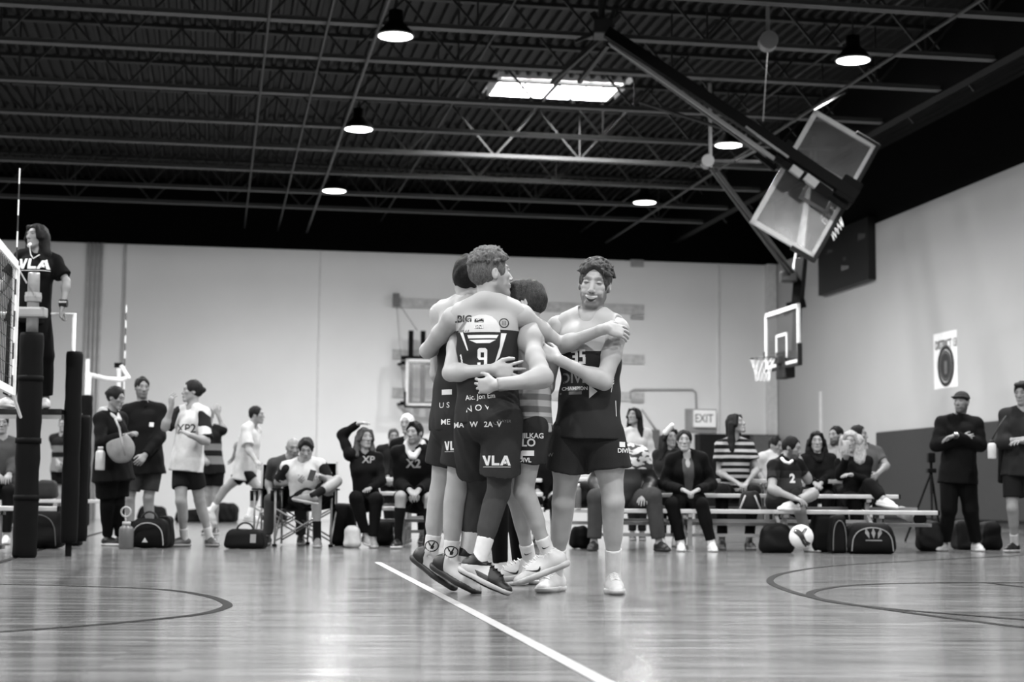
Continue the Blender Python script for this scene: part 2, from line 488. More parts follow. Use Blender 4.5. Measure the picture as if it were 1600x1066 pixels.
# ------------------------------------------------------------------ skeletons
def V3(p): return np.array(p, float)
def yawF(d): a = math.radians(d); return np.array([math.sin(a), -math.cos(a), 0])
def yawL(d): a = math.radians(d); return np.array([math.cos(a), math.sin(a), 0])
def bone(par, L, px, py, s, D):
    """the point seen at (px,py) that lies one bone length from its parent joint: nearer ('n') or farther ('f');
    a number asks for that depth from the person's own instead"""
    if not isinstance(s, str): return V3(P(px, py, D+s))
    d = V3(ray(px, py)); d /= np.linalg.norm(d); o = V3(CAM)-par
    b = o@d; c = o@o-L*L; disc = b*b-c
    if disc < 0:
        t = -b; p = V3(CAM)+d*t; return par+(p-par)/np.linalg.norm(p-par)*L
    t = -b-math.sqrt(disc) if s == 'n' else -b+math.sqrt(disc)
    return V3(CAM)+d*t
def ground_ankle(kn, L, px, py, za):
    """ankle at height za, in the picture column of (px,py), one shank length below the knee"""
    d = ray(px, py); k = d.x/d.y; R2 = L*L-(kn[2]-za)**2
    # (kY-x)^2+(Y-y)^2=R2
    a = k*k+1; b = -2*(k*kn[0]+kn[1]); c = kn[0]**2+kn[1]**2-R2; disc = b*b-4*a*c
    Y = -b/(2*a) if disc < 0 else (-b+math.sqrt(disc))/(2*a)
    return np.array([k*Y, Y, za])
def headframe(yaw, pitch=0, roll=0):
    f = yawF(yaw); l = yawL(yaw); u = np.array([0, 0, 1.0])
    a = math.radians(pitch); f, u = f*math.cos(a)+u*math.sin(a), u*math.cos(a)-f*math.sin(a)
    a = math.radians(roll); l, u = l*math.cos(a)+u*math.sin(a), u*math.cos(a)-l*math.sin(a)
    return np.array([l, f, u])

class Human:
    def __init__(s, D, H, pel, nb, head, yaw, dn=0.0, dh=0.0, pyaw=None, look=None, arms=None, legs=None,
                 w=1.0, fem=False, belly=0.0, sh=None, muscle=1.0, floor=0.0, hs=1.0):
        g = H/1.8; s.g = g; s.D = D; s.H = H; s.w = w; s.fem = fem; s.belly = belly; s.mus = muscle; s.fl = floor
        pyaw = yaw if pyaw is None else pyaw
        s.pel = V3(P(pel[0], pel[1], D)); s.nb = V3(P(nb[0], nb[1], D+dn)); s.hc = V3(P(head[0], head[1], D+dn+dh))
        s.u = unit(s.nb-s.pel); l = yawL(yaw); s.l = unit(l-s.u*(l@s.u)); s.f = np.cross(s.l, s.u)
        s.T = np.linalg.norm(s.nb-s.pel)
        pl = yawL(pyaw); s.pl = pl; s.pf = yawF(pyaw)
        hw = .101*H*(.9 if fem else 1)*(.5+.5*w)
        s.sh = {'L': s.nb+s.l*hw-s.u*.02*H, 'R': s.nb-s.l*hw-s.u*.02*H}
        for q, v in (sh or {}).items():
            s.sh[q] = bone(s.nb, hw*1.05, v[0], v[1], v[2], D) if not isinstance(v, (int, float)) else s.sh[q]+s.u*v
        hp = .052*H*(.6+.4*w)
        s.hip = {'L': s.pel+pl*hp, 'R': s.pel-pl*hp}
        look = look or (yaw, 0, 0); s.hf = headframe(*look); s.hg = g**.5*hs
        s.el = {}; s.wr = {}; s.hd = {}; s.kn = {}; s.an = {}; s.ft = {}
        for q, a in (arms or {}).items():
            s.el[q] = bone(s.sh[q], .180*H, *a[0], D)
            s.wr[q] = bone(s.el[q], .148*H, *a[1], D)
            fd = unit(s.wr[q]-s.el[q])
            o = a[2] if len(a) > 2 else {}
            d = fd
            if 'tip' in o: d = unit(bone(s.wr[q], .1*H, *o['tip'], D)-s.wr[q])
            nrm = np.array(o.get('n', s.f*(-1) if s.f@fd < .6 else -s.u), float)
            nrm = unit(nrm-d*(nrm@d))
            s.hd[q] = (d, nrm, o.get('curl', .35), o.get('spread', .12), o.get('th', .6))
        for q, a in (legs or {}).items():
            s.kn[q] = bone(s.hip[q], .245*H, *a[0], D)
            if a[1][2] == 'g':      # foot flat on the floor
                s.an[q] = ground_ankle(s.kn[q], .24*H, a[1][0], a[1][1], floor+.085*g*(1 if len(a[1]) < 4 else a[1][3]))
            else: s.an[q] = bone(s.kn[q], .24*H, *a[1], D)
            fy, fp = a[2][0], a[2][1] if len(a[2]) > 1 else 0
            t = yawF(fy); v = np.array([0, 0, 1.0]); an = math.radians(fp)
            t, v = t*math.cos(an)+v*math.sin(an), v*math.cos(an)-t*math.sin(an)
            s.ft[q] = (t, v)
        s.origin = np.array([s.pel[0], s.pel[1], 0.0])
    def torso(s, S, e=0.0, loose=0.0, k=.045, hi=True, br=True):
        g, w, u, l, f, T = s.g, s.w, s.u, s.l, s.f, s.T
        F_ = np.array([l, f, u]); PF = np.array([s.pl, unit(np.cross(s.pl, u)), u])
        fm = .93 if s.fem else 1
        S.ell(s.pel+u*.03*g, nv([.158*w*(1.04 if s.fem else 1), .112*w, .125])*g+e+loose*.6, PF, k)
        S.ell(s.pel-s.pf*.035*g*w-u*.0*g, nv([.14*w, .10*w, .105])*g+e, PF, k)
        S.ell(s.pel+u*T*.33+f*(s.belly*.5-.005), nv([.138*w*fm+s.belly*.35, .102*w+s.belly*.6, .17])*g+e+loose, F_, k)
        S.ell(s.pel+u*T*.62, nv([.155*w*fm, .112*w, .19])*g+e+loose*.6, F_, k)
        S.rc(s.nb-u*.105*g+l*.075*g*w, s.nb-u*.105*g-l*.075*g*w, (.088*fm)*g*(.6+.4*w)+e, (.088*fm)*g*(.6+.4*w)+e, k, f, .95)
        if s.fem and br:
            for q in (1, -1): S.ell(s.nb-u*.175*g+l*q*.072*g*w+f*(.075*w)*g, nv([.062, .05, .06])*g*(.7+.3*w)+e*.5, F_, .04)
        elif not s.fem and e < .03:
            for q in (1, -1): S.ell(s.nb-u*.13*g+l*q*.07*g*w+f*(.058*w)*g, nv([.075, .036, .06])*g*s.mus+e*.8, F_, .04)
        if hi:
            for q in 'LR':
                S.rc(s.nb+u*.03*g-f*.012*g, s.sh[q]+u*.012*g, .05*g+e, .047*g+e, .035)
    def arm(s, S, q, e=0.0, upto=2.0, k=.022, capend=True, loose=0.0):
        """upto: 0..1 along the upper arm, 1..2 along the forearm"""
        g = s.g*(.84 if s.fem else 1)*(.55+.45*s.w); sh, el, wr = s.sh[q], s.el[q], s.wr[q]; m_ = s.mus
        tu = min(1, upto); ue = sh+(el-sh)*tu
        S.ell(sh+unit(el-sh)*.015, nv([.056*m_]*3)*g+e, None, k+.01)
        S.rc(sh, ue, .053*g*m_+e, (.053-.011*tu)*g+e+loose, k, cap='b' if (capend and upto <= 1) else None)
        if upto >= .9:
            S.ell(sh+(el-sh)*.48, nv([.049*m_]*3)*g+e, None, .03)
        if upto > 1:
            tf = upto-1; we = el+(wr-el)*tf
            S.rc(el, we, .041*g+e+loose, (.041-.014*tf)*g+e+loose, k, cap='b' if capend and tf < 1 else None)
            if e < .02: S.ell(el+(wr-el)*.22, nv([.045*m_]*3)*g+e, None, .04)
    def hand(s, S, q, e=0.0, k=.007):
        g = s.g*(.88 if s.fem else 1); w_ = s.wr[q]; d, n, curl, spread, th = s.hd[q]
        side = np.cross(d, n)*(1 if q == 'R' else -1)       # towards the thumb
        F_ = np.array([side, d, n])
        S.rc(s.wr[q]-unit(s.wr[q]-s.el[q])*.03*g, w_+d*.018*g, .027*g, .026*g, .015, n, .75)
        S.ell(w_+d*.055*g, nv([.043, .056, .018])*g, F_, .012)
        S.rc(w_+d*.035*g-side*.02*g, w_+d*.088*g-side*.026*g, .014*g, .011*g, .012)
        S.rc(w_+d*.035*g+side*.018*g, w_+d*.092*g+side*.026*g, .015*g, .011*g, .012)
        for i, (o, L, r) in enumerate(((-.032, .058, .0078), (-.011, .072, .0088), (.011, .078, .009), (.031, .07, .0088))):
            p = w_+d*(.09-.004*abs(i-2))*g+side*o*g
            a = 0.0; dd = unit(d+side*spread*(i-1.5)*.9); cu = curl*(1.15-.07*i)
            for j, fr in enumerate((.42, .32, .26)):
                a += cu*(.7 if j == 0 else 1.0)
                v = dd*math.cos(a)+n*math.sin(a); p2 = p+v*L*fr*1.12*g
                S.rc(p, p2, r*(1-.07*j)*g, r*(1-.07*(j+1))*g, .003 if j else .005)
                p = p2
        b = w_+d*.022*g+side*.028*g+n*.004*g
        v = unit(side*.62+d*.75+n*th*.4); p1 = b+v*.042*g
        S.rc(b-v*.01, p1, .0155*g, .0118*g, .012)
        v2 = unit(side*.3+d*.95+n*th*.6); p2 = p1+v2*.032*g; S.rc(p1, p2, .0115*g, .0102*g, .004)
        v3 = unit(side*.1+d*1.0+n*th*.8); S.rc(p2, p2+v3*.024*g, .0102*g, .0085*g, .003)
    def leg(s, S, q, e=0.0, upto=2.0, k=.03, loose=0.0, cap=True):
        g = s.g*(.6+.4*s.w); hp, kn = s.hip[q], s.kn[q]; m_ = s.mus
        tu = min(1, upto); ke = hp+(kn-hp)*tu
        S.rc(hp, ke, .088*g+e, (.088-.031*tu)*g+e+loose, k, cap='b' if cap and upto <= 1 else None)
        if e < .02 and upto > .9:
            S.ell(hp+(kn-hp)*.45+s.pf*.012, nv([.074]*3)*g*m_+e, None, .04)
            S.ell(kn, nv([.052]*3)*g+e, None, .02)
        if upto > 1:
            an = s.an[q]; tf = upto-1; ae = kn+(an-kn)*tf
            S.rc(kn, ae, .051*g+e+loose, (.051-.0165*tf)*g+e+loose, k, cap='b' if cap and tf < 1 else None)
            if e < .02:
                t, v = s.ft[q]; bk = unit(np.cross(np.cross(kn-an, t), kn-an)) if abs(unit(kn-an)@t) < .95 else t
                ax = unit(an-kn)
                S.rc(kn+ax*.07*g-bk*.014*g, kn+ax*.19*g-bk*.012*g, .044*g*m_+e, .036*g*m_+e, .05)
    def foot(s, S, q):
        g = s.g; t, v = s.ft[q]; A = s.an[q]
        S.rc(A, A-v*.05*g-t*.02*g, .036*g, .034*g, .02)
        S.rc(A-v*.02*g, A-v*.055*g+t*.12*g, .034*g, .026*g, .02)
    def head(s, S, fine=True, open_mouth=0.0, nose=1.0, jaw=1.0):
        h = s.hg; F_ = s.hf; l, f, u = F_; c = s.hc; E = lambda a, b, d: c+(l*a+f*b+u*d)*h
        S.ell(E(0, -.012, .022), nv([.074, .094, .092])*h, F_, .02)
        S.ell(E(0, .022, -.025), nv([.0595*jaw, .068, .084])*h, F_, .03)
        for q in (1, -1):
            S.rc(E(q*.046, .0, -.055), E(q*.015, .064, -.100), .019*h*jaw, .016*h*jaw, .025)
            S.ell(E(q*.036, .066, -.012), nv([.022, .016, .016])*h, F_, .02)           # cheekbones
            S.rc(E(q*.012, .087, .032), E(q*.045, .075, .030),   .0075*h, .006*h, .016)     # brow ridge
        S.rc(E(-.012, .07, -.098), E(.012, .07, -.098), .018*h, .018*h, .02)           # chin
        S.ell(E(0, .072, -.062), nv([.03, .022, .024])*h, F_, .015)
        for q in (1, -1):
            S.ell(E(q*.033, .100, .011), nv([.016, .014, .0105])*h, F_, .01, 's')
            S.ell(E(q*.032, .0785, .012), nv([.0135, .0125, .0105])*h, F_, .004)
        S.rc(E(0, .086, .012), E(0, .1045, -.027), .0085*h, .0118*h*nose, .014)
        for q in (1, -1):
            S.ell(E(q*.0125, .095, -.032), nv([.0075, .011, .007])*h, F_, .006)
            S.ell(E(q*.076, -.008, -.002), nv([.009, .019, .031])*h, F_, .006)         # ears
            S.ell(E(q*.084, -.002, .002), nv([.006, .009, .016])*h, F_, .004, 's')
        if open_mouth:
            for q in (1, -1): S.ell(E(q*.037, .07, -.036), nv([.018, .016, .015])*h, F_, .012)
            S.rc(E(-.016, .083, -.082), E(.016, .083, -.082), .0085*h, .0085*h, .01)
        else:
            S.rc(E(-.02, .089, -.058), E(.02, .089, -.058), .005*h, .005*h, .006)
            S.rc(E(-.016, .089, -.069), E(.016, .089, -.069), .006*h, .006*h, .006)
        # neck
        nr = (.046 if s.fem else .056)*s.g*(.6+.4*s.w)
        S.rc(s.nb-s.u*.02, E(0, -.022, -.05), nr*1.08, nr*.98, .025)

def paint(me, H, beard=0.0, brow=.35, lips=.75, stub=0.0, smile=0, skin=.4):
    """hair-dark brows, eyes, lips and beard as skin pigment"""
    n = len(me.vertices); co = np.empty(n*3, dtype=np.float32); me.vertices.foreach_get('co', co); co = co.reshape(-1, 3)+H.origin
    rel = (co-H.hc)/H.hg; x, y, z = (rel@H.hf.T).T
    c = np.ones(n)
    head = (np.abs(z) < .14) & (np.abs(x) < .1) & (np.abs(y) < .13)
    fr = head & (y > .045)
    def sp(cx, cz, rx, rz): return np.clip(1.4-np.sqrt(((np.abs(x)-cx)/rx)**2+((z-cz)/rz)**2)*1.0, 0, 1)
    b = sp(.031, .0335-.0, .024, .0085)*fr; c = c*(1-b*(1-brow))
    e = (sp(.0315, .0105-.0+.0*x, .0175, .0042) if smile else sp(.0315, .0125, .0155, .0068))*fr; c = c*(1-e*.82)
    if smile: lips = 1.0
    lp = np.clip(1.4-np.sqrt((x/.023)**2+((z+.064)/.010)**2), 0, 1)*fr; c = c*(1-lp*(1-lips))
    if smile:
        q2 = (x/.034)**2; zu, zl = -.054+.006*q2, -.085+.036*q2
        ins = np.clip((zu-z)/.0025+.5, 0, 1)*np.clip((z-zl)/.0025+.5, 0, 1)*(q2 < 1)*fr
        c = c*(1-ins*.93)
        tz = np.clip((zu-.0012-z)/.002+.5, 0, 1)*np.clip((z-(zu-.0175+.010*q2))/.002+.5, 0, 1)*(q2 < .82)*fr
        c = c*(1-tz)+tz*(.95/skin)
        lp = lp*0
    else:
        ml = np.clip(1.4-np.sqrt((x/.021)**2+((z+.0635)/.0028)**2), 0, 1)*fr; c = c*(1-ml*.5)
    ns = np.clip(1.4-np.sqrt(((np.abs(x)-.008)/.004)**2+((z+.041)/.0035)**2), 0, 1)*fr; c = c*(1-ns*.6)
    if beard or stub:
        a = beard or stub
        jawz = np.clip((-.048-z-np.abs(x)*.05)/.012, 0, 1)*np.clip((y+.02)/.02, 0, 1)*np.clip((z+.135)/.012, 0, 1)
        must = np.clip(1.5-np.sqrt((x/.03)**2+((z+.049)/.007)**2), 0, 1)*fr
        side = np.clip((np.abs(x)-.046)/.01, 0, 1)*np.clip((.0-z)/.03, 0, 1)*np.clip((.055-y)/.02, 0, 1)*np.clip((y+.01)/.015, 0, 1)*np.clip((z+.135)/.012, 0, 1)
        m_ = np.clip(np.maximum(np.maximum(jawz*(1-lp*.8), must), side), 0, 1)*head
        c = c*(1-m_*a)
    at = me.color_attributes.new('Col', 'FLOAT_COLOR', 'POINT')
    arr = np.ones((n, 4), dtype=np.float32); arr[:, :3] = c[:, None]
    at.data.foreach_set('color', arr.ravel())
    return c

def shift(me, o):
    n = len(me.vertices); co = np.empty(n*3, dtype=np.float32); me.vertices.foreach_get('co', co)
    co = co.reshape(-1, 3)-np.asarray(o, dtype=np.float32); me.vertices.foreach_set('co', co.ravel()); me.update()

def hair_sdf(H, style, seed=1):
    S = SDF(); h = H.hg; F_ = H.hf; l, f, u = F_; c = H.hc; E = lambda a, b, d: c+(l*a+f*b+u*d)*h
    amp, fr = .006, 62
    if style == 'buzz':
        S.ell(E(0, -.016, .028), nv([.078, .098, .094])*h, F_, .01); amp = .001
    elif style in ('short', 'sweep', 'curly', 'part'):
        th = {'short': .010, 'sweep': .016, 'curly': .011, 'part': .015}[style]
        S.ell(E(0, -.014, .028), nv([.076+th*.6, .096+th*.7, .092+th])*h, F_, .01)
        if style == 'curly':
            rs = np.random.RandomState(seed)
            for _ in range(46):
                a = rs.uniform(0, 6.28); z = rs.uniform(.4, 1)
                r_ = math.sqrt(max(0, 1-z*z)); S.ell(E(.08*r_*math.cos(a), -.01+.1*r_*math.sin(a), .03+.1*z), nv([rs.uniform(.013, .022)]*3)*h, F_, .008)
            for _ in range(230):
                a = rs.uniform(0, 6.28); z = rs.uniform(.3, 1); r_ = math.sqrt(max(0, 1-z*z))
                p0 = E(.088*r_*math.cos(a), -.01+.108*r_*math.sin(a), .03+.108*z); n0 = unit(p0-E(0, -.01, .03))
                v0 = rs.normal(size=3)+l*.7; v0 = unit(v0-n0*(v0@n0)); p1 = p0+(n0*.0035+v0*.016)*h; v1 = unit(v0+rs.normal(size=3)*.5); p2 = p1+(unit(v1-n0*.35))*.014*h
                S.rc(p0-n0*.002, p1, .0075*h, .0065*h, .005); S.rc(p1, p2, .0065*h, .0045*h, .005)
            amp = .003; fr = 130
        if style == 'sweep':
            S.ell(E(0, .06, .10), nv([.06, .045, .028])*h, F_, .02); amp = .005
        if style == 'part':
            for q in (1, -1): S.rc(E(q*.015, .062, .108), E(q*.074, .04, .04), .016*h, .012*h, .02)
    elif style in ('long', 'wavy', 'mane', 'tied', 'bun', 'hoodhair', 'mid'):
        S.ell(E(0, -.016, .03), nv([.088, .108, .102])*h, F_, .01)
        L = {'long': .30, 'wavy': .27, 'mane': .42, 'tied': .0, 'bun': .0, 'hoodhair': .2, 'mid': .2}[style]
        if style == 'bun':
            S.ell(E(0, -.115, .03), nv([.035, .035, .035])*h, F_, .01)
        elif style == 'tied':
            S.rc(E(0, -.1, .04), E(0, -.14, -.1), .032*h, .022*h, .01)
        else:
            wv = .085 if style == 'mane' else .058 if style == 'wavy' else .045
            for q in (1, -1):
                e1 = E(q*.078, -.02, .0); e2 = e1-np.array([0, 0, 1])*L*h*.6+l*q*.012; e3 = e1-np.array([0, 0, 1])*L*h+l*q*.02+H.f*.04
                S.rc(e1, e2, wv*h*.85, wv*h, .02); S.rc(e2, e3, wv*h, wv*h*.6, .02)
                S.rc(E(q*.05, .06, .085), E(q*.086, .03, -.02), .02*h, .024*h, .02)
            b1 = E(0, -.06, -.02); S.rc(b1, b1-np.array([0, 0, 1])*L*h*.8-H.f*.03, .07*h, .06*h, .02)
        amp = .010 if style in ('wavy', 'mane') else .004; fr = 55 if style in ('wavy', 'mane') else 70
    elif style == 'bald':
        for q in (1, -1): S.rc(E(q*.066, -.03, .0), E(q*.045, -.085, -.01), .02*h, .02*h, .02)
        amp = .002
    # leave the face, ears and nape free
    if style != 'bald':
        fz = .145 if style in ('curly', 'short', 'buzz') else .134; S.ell(E(0, .105, -.045), nv([.074, .078, fz])*h, F_, .01, 's')
        if style in ('short', 'sweep', 'curly', 'part', 'buzz', 'bun', 'tied'):
            S.ell(E(0, -.03, -.155), nv([.12, .16, .105])*h, F_, .01, 's')
            for q in (1, -1): S.ell(E(q*.09, .006, -.024), nv([.03, .03, .036])*h, F_, .006, 's')
    S.warp(amp*h, fr, seed, (1, 1, .45))
    return S

# ------------------------------------------------------------------ dressing and building a person
DETAIL = 1.0
def make_person(H, label, group=None, skin=.55, hair=('short', .05), top=None, bottom=None, shoes=None, socks=None,
                res=.011, hres=None, handres=None, beard=0.0, brow=.35, lips=.75, mouth=0, jaw=1.0, nose=1.0, seed=1, nofeet=False):
    hres = hres or min(res, .0065); handres = handres or min(res, .006)
    org = H.origin; F_ = H.hf; l, f, u = F_
    fine = [(H.hc, .125, hres)]
    for q in H.wr:
        d = H.hd[q][0]; fine.append((H.wr[q]+d*.08*H.g, .11*H.g, handres))
    S = SDF(); H.torso(S, -.004)
    for q in H.el: H.arm(S, q, 0)
    for q in H.kn: H.leg(S, q, 0); H.foot(S, q)
    for q in H.wr: H.hand(S, q)
    H.head(S, open_mouth=mouth, jaw=jaw, nose=nose)
    me = S.mesh('person', res, fine); shift(me, org)
    paint(me, H, beard=beard, brow=brow, lips=lips, smile=mouth, skin=TC(skin))
    body = link('person', me, skinmat(skin), None, Vector(org))
    tag(body, label, 'person', group)
    H.body = body; out = {'body': body}
    def child(name, S, mt, r=res, fn=(), lab=None, parent=None):
        me = S.mesh(name, r, fn)
        if not len(me.polygons): return None
        shift(me, org); o = link(name, me, mt, body if parent is None else parent)
        if parent is not None: pass
        if lab: o['label'] = lab
        out.setdefault(name, []).append(o); return o
    if hair and hair[0]:
        child('hair', hair_sdf(H, hair[0], seed), hairmat(hair[1]), min(hres, .007) if res > .009 else .0045)
    tw = np.array([0, 0, 1.0])
    if bottom:
        kind, tone = bottom[0], bottom[1]; o = bottom[2] if len(bottom) > 2 else {}
        e = {'shorts': .016, 'pants': .014, 'leggings': .006, 'skirt': .02}[kind]; e = o.get('e', e)
        up = o.get('upto', .62 if kind == 'shorts' else 1.9)
        S = SDF(); g = H.g; w_ = H.w
        PF = np.array([H.pl, unit(np.cross(H.pl, H.u)), H.u])
        S.ell(H.pel+H.u*.03*g, nv([.158*w_*(1.04 if H.fem else 1), .112*w_, .125])*g+e, PF, .04)
        S.ell(H.pel-H.pf*.035*g*w_, nv([.14*w_, .10*w_, .105])*g+e, PF, .04)
        S.half(H.pel+H.u*.12*g, H.u)
        for q in H.kn: H.leg(S, q, e, upto=up, loose=o.get('loose', .02 if kind == 'shorts' else .006), k=.025)
        if o.get('hollow'):
            for q in H.kn:
                b = H.hip[q]+(H.kn[q]-H.hip[q])*up; dd = unit(H.kn[q]-H.hip[q])
                rr = (.088-.031*up)*g*(.6+.4*w_)+.012; S.rc(b-dd*.05, b+dd*.05, rr, rr, .004, mode='s')
        if o.get('wr', .004): S.warp(o.get('wr', .004), o.get('wf', 32), seed+3, (1, 1, .35))
        child(kind, S, o.get('mat') or cloth(tone), res)
    if top:
        kind, tone = top[0], top[1]; o = top[2] if len(top) > 2 else {}
        e = {'tee': .012, 'long': .011, 'tank': .010, 'hoodie': .017, 'jacket': .019, 'coat': .022, 'sweater': .017}[kind]
        e = o.get('e', e); g = H.g
        S = SDF(); H.torso(S, e, o.get('loose', .012), hi=kind != 'tank' or True, k=.04)
        hem = o.get('hem', .06); sit = o.get('sit', False)
        if not sit and hem > -.1:
            r_ = (.142 if kind == 'tank' else .150)*g*H.w+e+.008; S.rc(H.pel+H.u*.2*g, H.pel-H.u*(hem)*g, r_, (r_+(0 if kind == 'tank' else .028))*o.get('flare', 1.04), .04, H.f, .78)
        S.half(H.pel-H.u*hem*g, -H.u)
        if kind == 'coat':
            for q in H.kn: S.rc(H.hip[q], H.hip[q]+(H.kn[q]-H.hip[q])*.8, .11*g+e, .1*g+e, .05, cap='b')
        up = {'tee': .62, 'long': 1.96, 'tank': 0, 'hoodie': 1.93, 'jacket': 1.95, 'coat': 1.93, 'sweater': 1.93}[kind]
        up = o.get('upto', up)
        nk = o.get('neck', .062)
        S.rc(H.nb+H.u*.02, H.nb+(H.hc-H.nb)*.8+H.f*.02, nk*g*(.8 if H.fem else 1), .075*g, .01, mode='s')
        if o.get('v'): S.ell(H.nb-H.u*.06*g+H.f*.11*g, nv([.045, .06, .09])*g, np.array([H.l, H.f, H.u]), .01, 's')
        if o.get('open'):
            S.rc(H.nb+H.f*.10*g+H.u*.02, H.pel+H.u*.1*g+H.f*(.17+H.belly)*g, .075*g, .05*g, .01, mode='s')
        if kind == 'tank':
            for q in H.el:
                so = H.sh[q]; out_ = (so-H.nb); out_ = unit(out_-H.u*(out_@H.u)); ad = unit(H.el[q]-so)
                S.rc(so+out_*.035*g+H.u*.05*g, so+out_*.03*g-H.u*.045*g, .048*g, .052*g, .008, mode='s')
                S.rc(so+ad*.06*g+out_*.01, so+ad*.2*g, .052*g, .05*g, .006, mode='s')
        if up:
            for q in H.el: H.arm(S, q, e, upto=up, k=.03, loose=o.get('sl', .008))
        if o.get('collar'):
            S.rc(H.nb+H.u*.01*g, H.nb+H.u*.055*g+(H.hc-H.nb)*.1, .078*g, .074*g, .01, H.f, .95, cap='b')
            S.rc(H.nb+H.u*.0*g, H.nb+H.u*.09*g, .062*g, .066*g, .004, mode='s')
        S.warp(o.get('wr', .005), o.get('wf', 26), seed+5, (1, 1, .8))
        child({'tee': 'tshirt', 'long': 'long_sleeved_top', 'tank': 'jersey', 'hoodie': 'hoodie', 'jacket': 'jacket', 'coat': 'coat', 'sweater': 'sweater'}[kind],
              S, o.get('mat') or cloth(tone), res, [])
        out['top'] = out[list(out)[-1]][0]
        if o.get('inner') is not None:
            S = SDF(); H.torso(S, .004, .006); S.half(H.pel+H.u*.02*g, -H.u)
            S.rc(H.nb+H.u*.02+H.f*.03, H.nb+(H.hc-H.nb)*.8+H.f*.02, nk*g*.8, .075*g, .01, mode='s'); S.ell(H.nb-H.u*.05*g+H.f*.12*g, nv([.035, .07, .07])*g, np.array([H.l, H.f, H.u]), .01, 's')
            S.warp(.003, 26, seed); child('inner_top', S, cloth(o['inner']), res)
        if o.get('hood') is not None:
            S = SDF(); S.rc(H.nb+H.l*.06*g-H.f*.045*g+H.u*.05*g, H.nb-H.l*.06*g-H.f*.045*g+H.u*.05*g, .062*g, .062*g, .02)
            for q in (1, -1): S.rc(H.nb+H.l*q*.075*g+H.u*.04*g, H.nb+H.l*q*.02*g+H.f*.125*g-H.u*.05*g, .04*g, .024*g, .03)
            S.warp(.004, 40, seed)
            child('hood', S, cloth(o['hood']), res)
        if o.get('sleeve') is not None:     # sleeves of another colour
            t1 = o.get('sleeve_to', up)
            for q in H.el:
                S = SDF(); H.arm(S, q, e+.003, upto=t1, k=.03, loose=o.get('sl', .008)); S.warp(.004, 26, seed+5)
                child('sleeve', S, cloth(o['sleeve']), res)
    if socks:
        tone, frac = socks[0], socks[1]
        for q in H.kn:
            S = SDF(); kn, an = H.kn[q], H.an[q]; a = kn+(an-kn)*(1-frac); g = H.g*(.6+.4*H.w)
            ra = .051-.0165*(1-frac)
            S.rc(a, an, ra*g+.006, .0345*g+.005, .01, cap='a')
            t, v = H.ft[q]; S.rc(an, an-v*.04*g-t*.01, .038*g, .036*g, .02)
            if frac > .5:
                bk = unit(np.cross(np.cross(kn-an, t), kn-an)) if abs(unit(kn-an)@t) < .95 else t; ax = unit(an-kn)
                S.rc(kn+ax*.07*g-bk*.014*g, kn+ax*.19*g-bk*.012*g, .044*g*H.mus+.005, .036*g*H.mus+.005, .05)
                S.half(a, a-an)
            child('sock', S, cloth(tone, .9), min(res, .009))
    if shoes and not nofeet:
        for q in H.kn: make_shoe(H, q, child, shoes, res)
    return out

